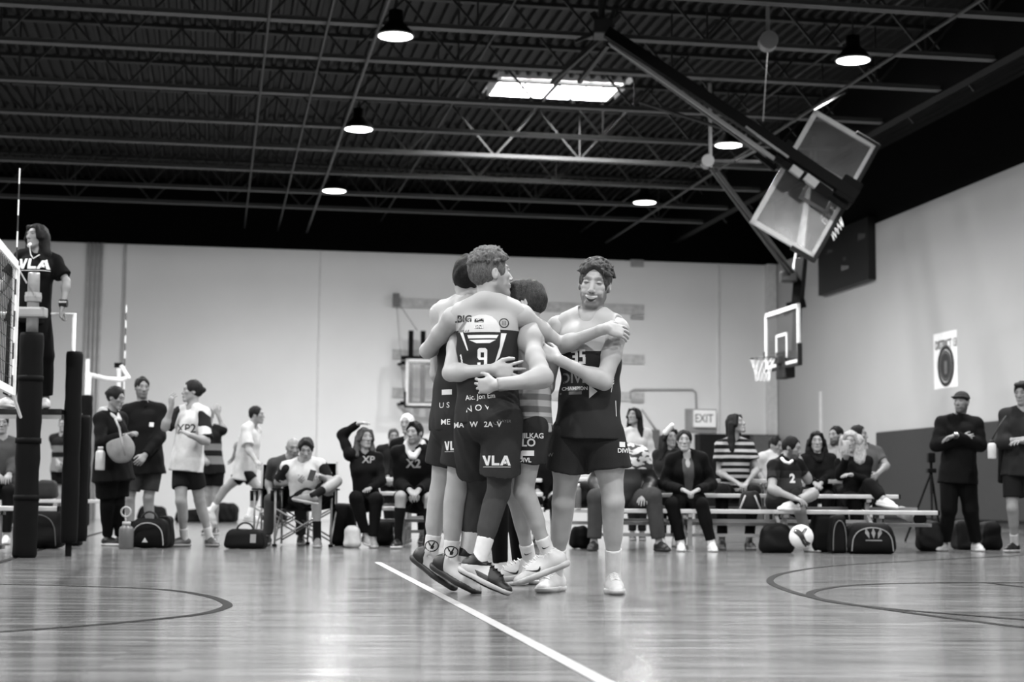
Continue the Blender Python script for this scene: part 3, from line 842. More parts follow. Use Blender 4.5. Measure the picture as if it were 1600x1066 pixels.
def make_shoe(H, q, child, sh, res):
    o = sh if isinstance(sh, dict) else {'tone': sh[0], 'sole': sh[1]}
    o = {**o, **(o.get(q) or {})}
    g = H.g**.7*o.get('size', 1.0); t, v = H.ft[q]; A = H.an[q]; s_ = np.cross(t, v)
    base = A-v*.085*g; L = lambda a, b, c=0: base+t*a*g+v*b*g+s_*c*g
    S = SDF(); r = min(res, .0085) if res > .008 else .005
    S.rc(L(-.035, .05), L(.10, .038), .042*g, .042*g, .02)
    S.rc(L(.08, .036), L(.175, .026), .044*g, .034*g, .025, v, .78)
    S.rc(L(-.02, .05), L(.0, .105 if o.get('high') else .088), .044*g, .041*g, .015, cap='b')
    S.rc(L(.03, .08), L(.12, .055), .03*g, .026*g, .02)
    S.half(L(0, .012), -v)
    S.rc(L(0, .075), L(0, .16), .033*g, .038*g, .006, mode='s')
    up = child('shoe', S, mat('shoe', o['tone'], .45, bump=.2, scale=260), r)
    S = SDF()
    S.rc(L(-.042, .02), L(.09, .02), .043*g, .046*g, .02, v, .6)
    S.rc(L(.08, .02), L(.175, .022), .047*g, .038*g, .03, v, .6)
    S.half(L(0, -.0), -v); S.half(L(0, .032), v)
    so = child('shoe_sole', S, mat('rubber', o['sole'], .5), r)
    if o.get('outsole') is not None:
        S = SDF(); i_ = .0015
        S.rc(L(-.042, .02), L(.09, .02), .043*g+i_, .046*g+i_, .02, v, .6); S.rc(L(.08, .02), L(.175, .022), .047*g+i_, .038*g+i_, .03, v, .6)
        S.half(L(0, -.002), -v); S.half(L(0, .010), v)
        child('outsole', S, mat('rubber', o['outsole'], .6), r)
    for nm, tone, cuts in o.get('zones', ()):
        S = SDF(); i_ = .0022
        S.rc(L(-.035, .05), L(.10, .038), .042*g+i_, .042*g+i_, .02); S.rc(L(.08, .036), L(.175, .026), .044*g+i_, .034*g+i_, .025, v, .78)
        S.rc(L(-.02, .05), L(.0, .105 if o.get('high') else .088), .044*g+i_, .041*g+i_, .015, cap='b'); S.rc(L(.03, .08), L(.12, .055), .03*g+i_, .026*g+i_, .02)
        S.half(L(0, .012), -v); S.rc(L(0, .075), L(0, .16), .033*g, .038*g, .006, mode='s')
        for (a_, b_, na, nb_) in cuts: S.half(L(a_, b_), t*na+v*nb_)
        child('shoe_panel', S, mat('shoe', tone, .45, bump=.2, scale=260), r)
    if o.get('lace') is not None and up:
        S = SDF()
        for i in range(5):
            a = .05+.02*i; z = .1075-.0065*i
            S.rc(L(a, z-.010, -.022), L(a+.008, z+.001, .0), .0035*g, .0035*g, .002)
            S.rc(L(a+.008, z+.001, .0), L(a, z-.010, .022), .0035*g, .0035*g, .002)
        child('shoelace', S, cloth(o['lace']), .003 if res < .009 else .005)
    if o.get('out'): H.shoe_pts = getattr(H, 'shoe_pts', {}); H.shoe_pts[q] = (up, so, L, t, v, s_)
    H.shoes = getattr(H, 'shoes', {}); H.shoes[q] = (up, so, L, t, v, s_)

def check(H, nm):
    g = H.H; r = []
    for q in H.kn:
        r.append('%s shank %.2f ankle z %.2f y %.2f kneez %.2f' % (q, np.linalg.norm(H.an[q]-H.kn[q])/(.24*g), H.an[q][2], H.an[q][1], H.kn[q][2]))
    print('PERSON %s T/H %.2f pelz %.2f neckz %.2f headz %.2f | %s' % (nm, H.T/g, H.pel[2], H.nb[2], H.hc[2], '; '.join(r)))

# ------------------------------------------------------------------ the hall
def hit_plane(px, py, pt, n):
    d = ray(px, py); n = Vector(n); t = (Vector(pt)-CAM).dot(n)/d.dot(n); return CAM+d*t
def BW(px, py, off=0): return hit_plane(px, py, CORNER-SD*off, SD)
def RW(px, py, off=0): return hit_plane(px, py, CORNER-XD*off, XD)
RZ = math.atan2(XD.y, XD.x)
def S_(o): o['kind'] = 'structure'; return o
# wooden court floor: long strips, polished
mt, nt, b = _base('court_wood')
tc = nt.nodes.new('ShaderNodeTexCoord'); mp = nt.nodes.new('ShaderNodeMapping'); mp.inputs['Rotation'].default_value = (0, 0, -RZ*.3)
nt.links.new(tc.outputs['Object'], mp.inputs[0])
br = nt.nodes.new('ShaderNodeTexBrick'); br.offset = .37; br.inputs['Scale'].default_value = 1
br.inputs['Brick Width'].default_value = .75; br.inputs['Row Height'].default_value = .057; br.inputs['Mortar Size'].default_value = .0008
br.inputs['Color1'].default_value = (.25,)*3+(1,); br.inputs['Color2'].default_value = (.115,)*3+(1,); br.inputs['Mortar'].default_value = (.06,)*3+(1,)
nt.links.new(mp.outputs[0], br.inputs['Vector'])
m2 = nt.nodes.new('ShaderNodeMapping'); m2.inputs['Scale'].default_value = (.7, 17, 1); nt.links.new(mp.outputs[0], m2.inputs[0])
nz = nt.nodes.new('ShaderNodeTexNoise'); nz.inputs['Scale'].default_value = 2.2; nz.inputs['Detail'].default_value = 7; nt.links.new(m2.outputs[0], nz.inputs['Vector'])
mr = nt.nodes.new('ShaderNodeMapRange'); mr.inputs['From Min'].default_value = .3; mr.inputs['From Max'].default_value = .7; mr.inputs['To Min'].default_value = .35; mr.inputs['To Max'].default_value = 1.6
nt.links.new(nz.outputs['Fac'], mr.inputs['Value'])
sc = nt.nodes.new('ShaderNodeVectorMath'); sc.operation = 'SCALE'; nt.links.new(br.outputs['Color'], sc.inputs[0]); nt.links.new(mr.outputs['Result'], sc.inputs['Scale'])
nt.links.new(sc.outputs[0], b.inputs['Base Color'])
mr2 = nt.nodes.new('ShaderNodeMapRange'); mr2.inputs['From Min'].default_value = .3; mr2.inputs['From Max'].default_value = .7; mr2.inputs['To Min'].default_value = .13; mr2.inputs['To Max'].default_value = .24
nt.links.new(nz.outputs['Fac'], mr2.inputs['Value']); nt.links.new(mr2.outputs['Result'], b.inputs['Roughness'])
b.inputs['Specular IOR Level'].default_value = .42; b.inputs['Coat Weight'].default_value = .45; b.inputs['Coat Roughness'].default_value = .085; b.inputs['Coat IOR'].default_value = 1.5
m3 = nt.nodes.new('ShaderNodeMapping'); m3.inputs['Scale'].default_value = (1.3, 9, 1); nt.links.new(tc.outputs['Object'], m3.inputs[0])
n3 = nt.nodes.new('ShaderNodeTexNoise'); n3.inputs['Scale'].default_value = 1.6; n3.inputs['Detail'].default_value = 3; nt.links.new(m3.outputs[0], n3.inputs['Vector'])
bp = nt.nodes.new('ShaderNodeBump'); bp.inputs['Strength'].default_value = .25; bp.inputs['Distance'].default_value = .004
nt.links.new(n3.outputs['Fac'], bp.inputs['Height'])
b2_ = nt.nodes.new('ShaderNodeBump'); b2_.inputs['Strength'].default_value = .5; b2_.inputs['Distance'].default_value = .0024
nt.links.new(nz.outputs['Fac'], b2_.inputs['Height']); nt.links.new(bp.outputs['Normal'], b2_.inputs['Normal'])
nt.links.new(b2_.outputs['Normal'], b.inputs['Normal']); nt.links.new(b2_.outputs['Normal'], b.inputs['Coat Normal'])
FLOOR_M = mt
LW = 34.0; DB = 56.0        # hall width and depth
q = MB(); q.quad(HL(.3, -.3), HL(.3, DB), HL(-LW, DB), HL(-LW, -.3)); q.box(HL(-LW/2, DB/2, -.16), (LW+.6, DB+.6, .3), rz=RZ)
S_(q.build('floor', FLOOR_M))
wallr_shaded = mat('painted_wall_shaded', .54, .75, bump=.04, scale=30, var=.035, vscale=.5)  # same wall paint, darkened: the right wall's weaker light is put into its colour
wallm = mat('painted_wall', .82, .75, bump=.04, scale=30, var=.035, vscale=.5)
darkm = mat('black_paint', .006, .9, spec=.1)
def wallseg(name, a0, b0, a1, b1, z0, z1, mt, th=.3):
    A = HL(a0, b0, 0); B = HL(a1, b1, 0); d = (B-A); n = Vector((d.y, -d.x, 0)).normalized()*th/2
    m_ = MB().bar(A+n+Vector((0, 0, (z0+z1)/2)), B+n+Vector((0, 0, (z0+z1)/2)), abs(th), z1-z0)
    return S_(m_.build(name, mt))
wallseg('wall_back', .3, 0, -LW, 0, 0, WALL_TOP, wallm, .3)
wallseg('wall_right', 0, -.3, 0, DB, 0, WALL_TOP, wallr_shaded, -.3)
wallseg('wall_left', -LW, -.3, -LW, DB, 0, WALL_TOP, wallm)
wallseg('wall_front', 0, DB, -LW, DB, 0, WALL_TOP, wallm, -.3)
wallseg('trim_1', .3, 0, -LW, 0, WALL_TOP, 9.0, darkm, .3)
wallseg('trim_2', 0, -.3, 0, DB, WALL_TOP, 9.0, darkm, -.3)
wallseg('trim_3', -LW, -.3, -LW, DB, WALL_TOP, 9.0, darkm)
wallseg('trim_4', 0, DB, -LW, DB, WALL_TOP, 9.0, darkm, -.3)
# edge beam along the right side that the joists land on
GA = G(1600, 79, CHORD); ga = (GA-CORNER).dot(XD)
q = MB(); q.bar(HL(ga, 0, (CHORD+DECK)/2), HL(ga, DB, (CHORD+DECK)/2), .2, DECK-CHORD); S_(q.build('trim_5', mat('black_steel', .01, .6, spec=.1)))
# corrugated deck with an opening for the roof light
deckm = mat('deck_steel', .022, .6, spec=.25)
sa = sorted([(G(x, y, DECK)-CORNER).dot(XD) for x, y in ((772, 118), (968, 124), (770, 148), (960, 153))])
sb = sorted([-(G(x, y, DECK)-CORNER).dot(SD) for x, y in ((772, 118), (968, 124), (770, 148), (960, 153))])
a0, a1, b0, b1 = (sa[0]+sa[1])/2, (sa[2]+sa[3])/2, (sb[0]+sb[1])/2, (sb[2]+sb[3])/2
bm = bmesh.new(); pitch = .2; x = -LW
prof = [(0, 0), (.05, 0), (.075, .07), (.175, .07), (.2, 0)]
def strip(x, ba, bb):
    A = [bm.verts.new(HL(x+p[0], ba, DECK+p[1])) for p in prof]; B = [bm.verts.new(HL(x+p[0], bb, DECK+p[1])) for p in prof]
    for k in range(4): bm.faces.new((A[k], A[k+1], B[k+1], B[k]))
while x < 0:
    if x+pitch > a0 and x < a1: strip(x, 0, b0); strip(x, b1, DB)
    else: strip(x, 0, DB)
    x += pitch
me = bpy.data.meshes.new('ceiling'); bm.to_mesh(me); bm.free()
S_(link('ceiling', me, deckm))
# roof light: curb, frame bars and a glowing dome panel
sk = empty('skylight', HL((a0+a1)/2, (b0+b1)/2, DECK), 'bright rectangular skylight glowing between the roof joists', 'skylight', rz=0)
q = MB()
for A, B in (((a0, b0), (a1, b0)), ((a1, b0), (a1, b1)), ((a1, b1), (a0, b1)), ((a0, b1), (a0, b0))):
    q.bar(HL(*A, DECK+.25), HL(*B, DECK+.25), .05, .6)
q.build('curb', mat('white_paint', .7, .6), sk)
q = MB(); q.box(HL((a0+a1)/2, (b0+b1)/2, DECK+.55), (a1-a0, b1-b0, .03), rz=RZ); q.build('diffuser', emit('daylight_panel', 6), sk)
q = MB()
for k in (1, 2, 3): q.bar(HL(a0+(a1-a0)*k/4, b0, DECK+.02), HL(a0+(a1-a0)*k/4, b1, DECK+.02), .03)
q.build('bar', mat('black_steel', .01, .6, spec=.1), sk)

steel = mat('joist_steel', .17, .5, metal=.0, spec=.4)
JY = [45, 100, 158, 206, 242, 278, 309, 333]
pts = [G(600, y, CHORD) for y in JY]
st = (pts[1]-pts[0]).dot(SD)
JB = [-(p-CORNER).dot(SD) for p in pts]
JB = [JB[0]+2.2*2, JB[0]+2.1]+JB
words = ['nearest to the camera', 'second nearest, above the first row of lamps', 'crossing the top left corner just below the nearest lamp', 'passing under the near edge of the skylight', 'passing in front of the far edge of the skylight',
         'fifth before the back wall', 'fourth before the back wall', 'third before the back wall', 'second before the back wall', 'closest to the black band of the back wall']
Ja0 = -26.0
for i, jb in enumerate(JB):
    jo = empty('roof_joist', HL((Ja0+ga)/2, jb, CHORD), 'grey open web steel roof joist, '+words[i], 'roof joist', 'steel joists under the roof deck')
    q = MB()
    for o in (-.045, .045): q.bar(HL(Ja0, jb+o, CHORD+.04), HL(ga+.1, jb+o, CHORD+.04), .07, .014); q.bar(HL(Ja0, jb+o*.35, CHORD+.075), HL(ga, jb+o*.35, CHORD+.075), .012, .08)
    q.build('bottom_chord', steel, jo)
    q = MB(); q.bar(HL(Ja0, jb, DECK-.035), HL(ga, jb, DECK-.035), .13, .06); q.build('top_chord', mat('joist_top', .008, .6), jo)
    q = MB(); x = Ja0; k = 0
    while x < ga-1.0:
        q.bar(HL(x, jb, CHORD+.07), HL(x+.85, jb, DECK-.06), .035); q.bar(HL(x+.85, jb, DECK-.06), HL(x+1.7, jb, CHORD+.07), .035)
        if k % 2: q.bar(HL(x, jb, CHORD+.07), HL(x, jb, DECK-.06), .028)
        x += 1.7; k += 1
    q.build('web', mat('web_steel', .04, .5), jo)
# bridging rods and conduits running into the hall
def run(px, py, z, name, r, m_, label, grp=None, bs=(0, 26)):
    p = G(px, py, z); a = (p-CORNER).dot(XD)
    c = empty(name, HL(a, 13, z), label, 'conduit', grp)
    return MB().tube([HL(a, bs[0], z), HL(a, bs[1], z)], r, 8).build('tube', m_, c)
run(590, 50, CHORD-.05, 'conduit', .025, mat('conduit_dark', .11, .5), 'thin grey conduit running past the left row of ceiling lamps')
run(1390, 92, CHORD-.05, 'conduit', .025, mat('conduit_dark', .11, .5), 'thin grey conduit running past the right row of ceiling lamps')
run(500, 90, CHORD-.03, 'bridging_rod', .018, mat('web_steel', .04, .5), 'thin steel bridging rod just left of the left lamp row')
run(690, 190, CHORD+.3, 'bridging_rod', .018, mat('web_steel', .04, .5), 'thin steel bridging rod right of the left lamp row')
run(1160, 180, CHORD+.2, 'bridging_rod', .018, mat('web_steel', .04, .5), 'thin steel bridging rod above the folded backboard')
run(412, 100, CHORD, 'bridging_rod', .018, mat('web_steel', .04, .5), 'leftmost thin steel bridging rod under the roof joists')

# high bay lamps
lw = ['nearest lamp of the left row', 'middle lamp of the left row, under the joists', 'farthest lamp of the left row',
      'nearest lamp of the right row', 'middle lamp of the right row, behind the tilted boom', 'farthest lamp of the right row']
lampglow = emit('lamp_glow', 12)
for i, (px, py) in enumerate(LAMP_PX):
    row = 0 if i < 3 else 1
    p = (la0 if row == 0 else lb0)+SD*(STEP*(i % 3)); 
    L_ = empty('high_bay_lamp', p, 'round white glowing high bay '+lw[i], 'ceiling lamp', 'high bay lamps under the joists')
    MB().lathe(p, [(.25, -.02), (.255, .0), (.22, .06), (.12, .16), (.1, .2), (.1, .34), (.04, .36)], 28).build('reflector', mat('dark_housing', .01, .7, spec=.1), L_, True)
    MB().lathe(p, [(.235, -.029), (.235, -.024)], 28).build('diffuser', lampglow, L_)
    q = MB(); q.tube([p+Vector((.25*math.cos(k*math.pi/14), .25*math.sin(k*math.pi/14), -.02)) for k in range(28)], .012, 6, closed=True); q.build('rim', mat('white_paint', .7, .6), L_, True)
    MB().tube([p+Vector((0, 0, .34)), Vector((p.x, p.y, DECK))], .012, 6).build('hanger', mat('web_steel', .04, .5), L_)

# ---- fittings on the back wall
def wallplate(name, x0, y0, x1, y1, th, m_, label=None, cat=None, f=BW, kind=None, nrm=SD, ax=XD):
    A = f(x0, y0); B = f(x1, y1); c = (A+B)/2-nrm*th/2
    zt_ = A.z; zb_ = f(x0, y1).z if x1-x0 > 60 and f is BW else B.z
    c.z = (zt_+zb_)/2; B.z = zb_
    o = MB().bar(c-ax*(B-A).dot(ax)/2, c+ax*(B-A).dot(ax)/2, th, abs(A.z-B.z), bev=.004).build(name, m_, None, origin=Vector((c.x, c.y, min(A.z, B.z))))
    return tag(o, label, cat, kind=kind)
for i, (x, w_, t) in enumerate(((190, .07, .55), (497, .03, .74), (1123, .03, .74))):
    A = BW(x, 600); q = MB(); q.box(Vector((A.x, A.y, WALL_TOP/2))-SD*.02, (w_, .04, WALL_TOP), rz=RZ); S_(q.build('trim_%d' % (6+i), mat('joint', t, .8)))
for i, x in enumerate((132, 139, 146, 153)):
    A = BW(x, 600); o = MB().tube([Vector((A.x, A.y, 0))-SD*.05, Vector((A.x, A.y, WALL_TOP))-SD*.05], .035, 10).build('wall_conduit', mat('conduit_light', .66, .5), None, True, Vector((A.x, A.y, 0)))
    tag(o, ['leftmost', 'second from left', 'third from left', 'rightmost'][i]+' of four upright grey conduits on the back wall', 'conduit', 'grey conduits beside the referee')
wood = mat('wood_board', .6, .6, var=.2)
for i, (y0, y1) in enumerate(((466, 481), (546, 561), (606, 621))):
    wallplate('mounting_board', 613, y0, 1006, y1-0, .05, wood, ['top', 'middle', 'bottom'][i]+' wooden mounting board behind the wall basketball hoop', 'board')
    # short grey end plates
for i, (y0, y1) in enumerate(((406, 418), (493, 500), (623, 629))):
    wallplate('vent_strip', 985, y0, 1005, y1, .07, mat('conduit_grey', .5, .5), ['highest', 'middle', 'lowest'][i]+' short grey bracket plate right of the laughing player', 'bracket')
pc = [BW(985, 624, .05), BW(985, 612, .05), BW(990, 609, .05), BW(1082, 609, .05), BW(1087, 613, .05), BW(1088, 642, .05)]
tag(MB().tube(pc, .025, 8).build('wall_conduit', mat('conduit_grey', .5, .5), None, True, pc[0]), 'thin bent conduit leading to the EXIT sign', 'conduit')
pc = [BW(1003, 640, .05), BW(1025, 672, .05)]
tag(MB().tube(pc, .02, 8).build('wall_conduit', mat('conduit_grey', .5, .5), None, True, pc[0]), 'short slanting conduit left of the EXIT sign', 'conduit')
wallplate('electrical_box', 1013, 672, 1029, 700, .12, mat('conduit_grey', .25, .5), 'small grey electrical box on the back wall', 'electrical box')
ex = wallplate('exit_sign', 1083, 641, 1117, 668, .1, emit('sign_face', .25, .75), 'white EXIT sign on the back wall', 'exit sign', f=lambda x, y: BW(x, y, .035))
A = BW(1100, 654.5, .14); flat_text(text_mesh('EXIT', .30, .012, 0, .8), A, XD, Vector((0, 0, 1)), mat('sign_red', .28, .6), ex)
wallplate('sign_backing', 1070, 639, 1119, 677, .03, mat('plate_grey', .42, .6), 'grey plate behind the EXIT sign', 'plate')
wallplate('folded_curtain', 1085, 679, 1208, 812, .5, mat('black_cloth', .012, .9), 'low black padded screen standing against the back wall', 'screen')
wallplate('equipment_crate', 1172, 681, 1204, 812, .3, mat('plate_grey', .22, .6), 'grey locker standing in front of the black screen', 'locker', f=lambda x, y: BW(x, y, .55))
# corner column
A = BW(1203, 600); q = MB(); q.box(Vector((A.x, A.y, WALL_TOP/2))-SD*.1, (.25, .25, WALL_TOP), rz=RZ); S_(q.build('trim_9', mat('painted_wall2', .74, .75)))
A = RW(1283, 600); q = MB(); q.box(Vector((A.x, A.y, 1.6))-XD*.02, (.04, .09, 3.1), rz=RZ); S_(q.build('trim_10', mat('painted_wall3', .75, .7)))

# ---- wall mounted hoop on the back wall
def backboard(C, ex, ey, n, name, label, W=1.83, Hh=1.07, gm=None, pad=True, net_dir=Vector((0, 0, -1)), frame_t=.8, rimdown=.38, netlen=.42, rimrot=None):
    """glass board; ex along its width, ey up, n the side the rim is on"""
    ex, ey, n = ex.normalized(), ey.normalized(), n.normalized()
    t = empty(name, C-ey*Hh/2, label, 'basketball hoop')
    M = Matrix((ex, n, ey)).transposed()
    MB().box(C, (W-.1, .012, Hh-.1), M=M).build('glass', gm or glass('board_glass', .22, .55), t)
    q = MB(); wm = mat('white_frame', frame_t, .4)
    for sx, sz, wx, wz in ((0, 1, W, .07), (0, -1, W, .07), (1, 0, .07, Hh), (-1, 0, .07, Hh)):
        q.box(C+ex*sx*(W/2-.035)+ey*sz*(Hh/2-.035), (wx, .045, wz), M=M)
    q.build('frame', wm, t)
    q = MB()
    for sx, sz, wx, wz in ((0, 1, .61, .05), (0, -1, .61, .05), (1, 0, .05, .46), (-1, 0, .05, .46)):
        q.box(C-ey*(Hh/2-.38)+n*.012+ex*sx*.28+ey*sz*.205, (wx, .014, wz), M=M)
    q.build('target_square', wm, t)
    if pad:
        q = MB(); bmx = .06
        q.box(C-ey*(Hh/2+.012), (W+.06, .09, .06), M=M, bev=.015)
        for sx in (1, -1): q.box(C+ex*sx*(W/2+.01)-ey*(Hh/2-.17), (.05, .09, .38), M=M, bev=.015)
        q.build('edge_padding', mat('black_pad', .015, .7), t)
    R = .2286; rc_ = C-ey*(Hh/2-.15)+n*(.15+R)
    q = MB(); q.tube([rc_+ex*R*math.cos(a)+n*R*math.sin(a) for a in [2*math.pi*k/28 for k in range(28)]], .011, 8, closed=True)
    q.build('rim', mat('rim_dark', .12, .4), t, True)
    q = MB(); q.box(C-ey*(Hh/2-.13)+n*.06, (.2, .12, .14), M=M, bev=.01); q.bar(rc_-n*R-ex*.06, C-ey*(Hh/2-.05)+n*.02-ex*.06, .02, .05); q.bar(rc_-n*R+ex*.06, C-ey*(Hh/2-.05)+n*.02+ex*.06, .02, .05)
    q.build('rim_bracket', mat('rim_dark', .12, .4), t)
    q = MB(); nd = Vector(net_dir).normalized()
    def npt(a, k): 
        r_ = [R, .19, .155, .135, .13][k]; return rc_+(ex*math.cos(a)+n*math.sin(a))*r_+nd*netlen*k/4
    for j in range(12):
        for sgn in (1, -1):
            q.tube([npt(2*math.pi*(j+sgn*.5*k)/12, k) for k in range(5)], .0045, 5, cap=False)
    q.build('net', mat('white_cord', .85, .8), t, True)
    return t, M
C = BW(697, 599, .75)
bh, M = backboard(C, XD, Vector((0, 0, 1)), -SD, 'basketball_hoop', 'wall mounted basketball hoop behind the huddled players', W=2.0, Hh=1.16)
q = MB()
for dx in (-.85, -.55, .55, .85): q.bar(C+XD*dx+SD*.25+Vector((0, 0, -.55)), C+XD*dx+SD*.25+Vector((0, 0, 1.3)), .12, .1)
for z in (-.5, .5, .62): q.bar(C-XD*1.1+SD*.2+Vector((0, 0, z)), C+XD*1.1+SD*.2+Vector((0, 0, z)), .08, .1)
for dx in (-.85, .85):
    for z in (-.5, .5): q.bar(C+XD*dx+SD*.25+Vector((0, 0, z)), C+XD*(dx*1.3)+SD*.68+Vector((0, 0, z)), .06)
q.build('support_frame', mat('black_steel', .01, .6, spec=.1), bh)
q = MB()
p0 = C+XD*(-1.2)+SD*.55+Vector((0, 0, 2.1))
q.tube([p0, C-XD*.7+SD*.2+Vector((0, 0, 1.3))], .008, 5); q.tube([p0, C-XD*1.0+SD*.2+Vector((0, 0, -.4))], .008, 5)
q.box(p0, (.16, .12, .3), rz=RZ); q.build('cable', mat('conduit_grey', .25, .5), bh)

# ---- hoop at the right hand wall
C = P(1222, 528, 30.4)
rh, M = backboard(C, SD, Vector((0, 0, 1)), -XD, 'basketball_hoop', 'lowered glass basketball hoop on a mast by the right wall', frame_t=.85, gm=glass('board_glass_dark', .4, .08))
q = MB(); q.box(C+XD*.06-Vector((0, 0, .5)), (.2, .5, .5), rz=RZ, bev=.02); q.build('lower_padding', mat('black_pad', .015, .7), rh)
blk = mat('black_steel', .01, .6, spec=.1)
q = MB(); p1 = C+XD*.3+Vector((0, 0, .6)); p2 = P(1252, 405, 30.6); p3 = P(1262, 372, 31)
q.bar(C+XD*.25-Vector((0, 0, .5)), p1, .14); q.bar(p1, p2, .17); q.bar(p2, p3, .17); q.bar(p1-Vector((0, 0, .0)), C+XD*.05+Vector((0, 0, .45)), .1)
q.bar(P(1230, 480, 30.5), P(1258, 474, 30.5), .12, .15); q.build('mast', blk, rh)
q = MB(); top = P(1272, 215, 32); q.bar(p2, top, .09); q.bar(P(1240, 425, 30.6), P(1262, 300, 32), .06); q.bar(top, Vector((top.x, top.y, CHORD)), .09)
q.build('upper_tube', mat('grey_tube', .45, .4), rh)
q = MB(); j = P(1110, 262, 26); q.tube([j, P(1236, 432, 30.4)], .035, 8); q.tube([j+Vector((.1, 0, -.05)), P(1246, 434, 30.6)], .035, 8); q.box(P(1232, 433, 30.4), (.3, .25, .2), bev=.03)
q.build('brace', mat('dark_tube', .05, .4), rh)
q = MB(); q.tube([j, Vector((j.x, j.y, CHORD))], .03, 6); q.tube([P(1105, 253, 26)-Vector((0, .12, 0)), P(1105, 253, 26)+Vector((0, .12, 0))], .1, 20); q.build('winch', mat('grey_tube', .3, .4), rh)
q = MB(); q.tube([P(1112, 252, 26), P(1190, 253, 26)], .03, 8); q.tube([P(1078, 262, 26), P(1104, 248, 26)], .03, 8); q.tube([P(1180, 236, 24.5), P(1150, 252, 26)], .02, 8); q.build('winch_rod', mat('conduit_dark', .11, .5), rh)

# ---- the folded hoop hanging from the roof
DH = 23.3
c4 = [P(1275, 172, DH+.25), P(1368, 228, DH+.25), P(1272, 408, DH-.15), P(1170, 345, DH-.15)]
C = (c4[0]+c4[1]+c4[2]+c4[3])/4
ex_ = ((c4[3]-c4[0])+(c4[2]-c4[1])).normalized(); ey_ = ((c4[0]-c4[1])+(c4[3]-c4[2])); ey_ = (ey_-ex_*ey_.dot(ex_)).normalized()
W_ = ((c4[3]-c4[0]).length+(c4[2]-c4[1]).length)/2; H_ = ((c4[0]-c4[1]).length+(c4[3]-c4[2]).length)/2
n_ = ex_.cross(ey_).normalized()
if n_.y < 0: n_ = -n_
mt, nt, b = _base('dirty_glass'); tc = nt.nodes.new('ShaderNodeTexCoord'); nz = nt.nodes.new('ShaderNodeTexNoise'); nz.inputs['Scale'].default_value = 2.2; nz.inputs['Detail'].default_value = 5
nt.links.new(tc.outputs['Object'], nz.inputs['Vector'])
mr = nt.nodes.new('ShaderNodeMapRange'); mr.inputs['From Min'].default_value = .35; mr.inputs['From Max'].default_value = .65; mr.inputs['To Min'].default_value = .35; mr.inputs['To Max'].default_value = .75
nt.links.new(nz.outputs['Fac'], mr.inputs['Value']); nt.links.new(mr.outputs['Result'], b.inputs['Alpha']); b.inputs['Base Color'].default_value = (.12, .12, .12, 1); b.inputs['Roughness'].default_value = .3
fh, M = backboard(C, ex_, ey_, n_, 'basketball_hoop', 'folded basketball hoop with tilted glass board hanging under the roof', W=W_, Hh=H_, gm=mt, frame_t=.62, net_dir=Vector((.35, 0, -1)))
q = MB(); q.bar(P(948, 50, DH-.35), P(1338, 308, DH-.35), .15, .15); q.build('mast', blk, fh)
q = MB(); q.bar(P(952, 66, DH-.25), P(1215, 252, DH-.3), .05); q.bar(P(1165, 198, DH-.42), P(1232, 246, DH-.42), .03); q.build('mast_rail', mat('grey_tube', .3, .4), fh)
q = MB(); q.bar(P(1212, 246, DH-.3), P(1322, 322, DH-.3), .09, .12); q.bar(P(1216, 250, DH-.3), P(1236, 222, DH-.3), .12); q.bar(P(1300, 312, DH-.3), P(1316, 284, DH-.3), .12); q.box(P(1322, 300, DH-.25), (.35, .3, .3), M=M, bev=.02)
q.bar(P(1180, 240, DH-.1), P(1212, 265, DH-.1), .07); q.build('carriage', blk, fh)
q = MB(); q.bar(P(1236, 262, DH-.38), P(1252, 274, DH-.38), .1, .1); q.bar(P(1258, 276, DH-.36), P(1276, 290, DH-.36), .11, .11); q.build('cylinder', mat('grey_tube', .45, .4), fh)
q = MB(); q.bar(P(955, 70, DH), P(1210, 255, DH+.2), .05); q.tube([P(1000, 160, DH+1.2), P(1165, 212, DH)], .03, 6); q.build('brace', mat('dark_tube', .05, .4), fh)
q = MB(); q.box(P(942, 46, DH-.2), (.26, .4, .22), bev=.02); q.bar(P(925, 20, DH), P(950, 60, DH), .08); q.bar(P(960, 15, DH-.3), P(945, 55, DH-.3), .06); q.bar(P(898, 65, DH), P(960, 40, DH), .05)
q.bar(P(862, 130, DH+1), P(940, 60, DH), .05); q.bar(P(905, 128, DH+1), P(950, 70, DH), .06); q.tube([P(940, 40, DH-.2), Vector((P(940, 40, DH-.2).x, DH-.2, DECK))], .05, 8); q.build('ceiling_mount', mat('dark_tube', .05, .4), fh)
q = MB(); p = P(1200, 65, 22.5); q.tube([p-Vector((0, .1, 0)), p+Vector((0, .1, 0))], .13, 20); q.tube([p, Vector((p.x, p.y, DECK))], .03, 6)
q.tube([p, P(1192, 190, DH-.3)], .008, 5); q.build('pulley', mat('grey_tube', .3, .4), fh)
q = MB(); q.tube([P(1272, 172, DH+.2), P(1320, 145, DH+2.5)], .012, 6); q.build('stay_cable', mat('grey_tube', .3, .4), fh)

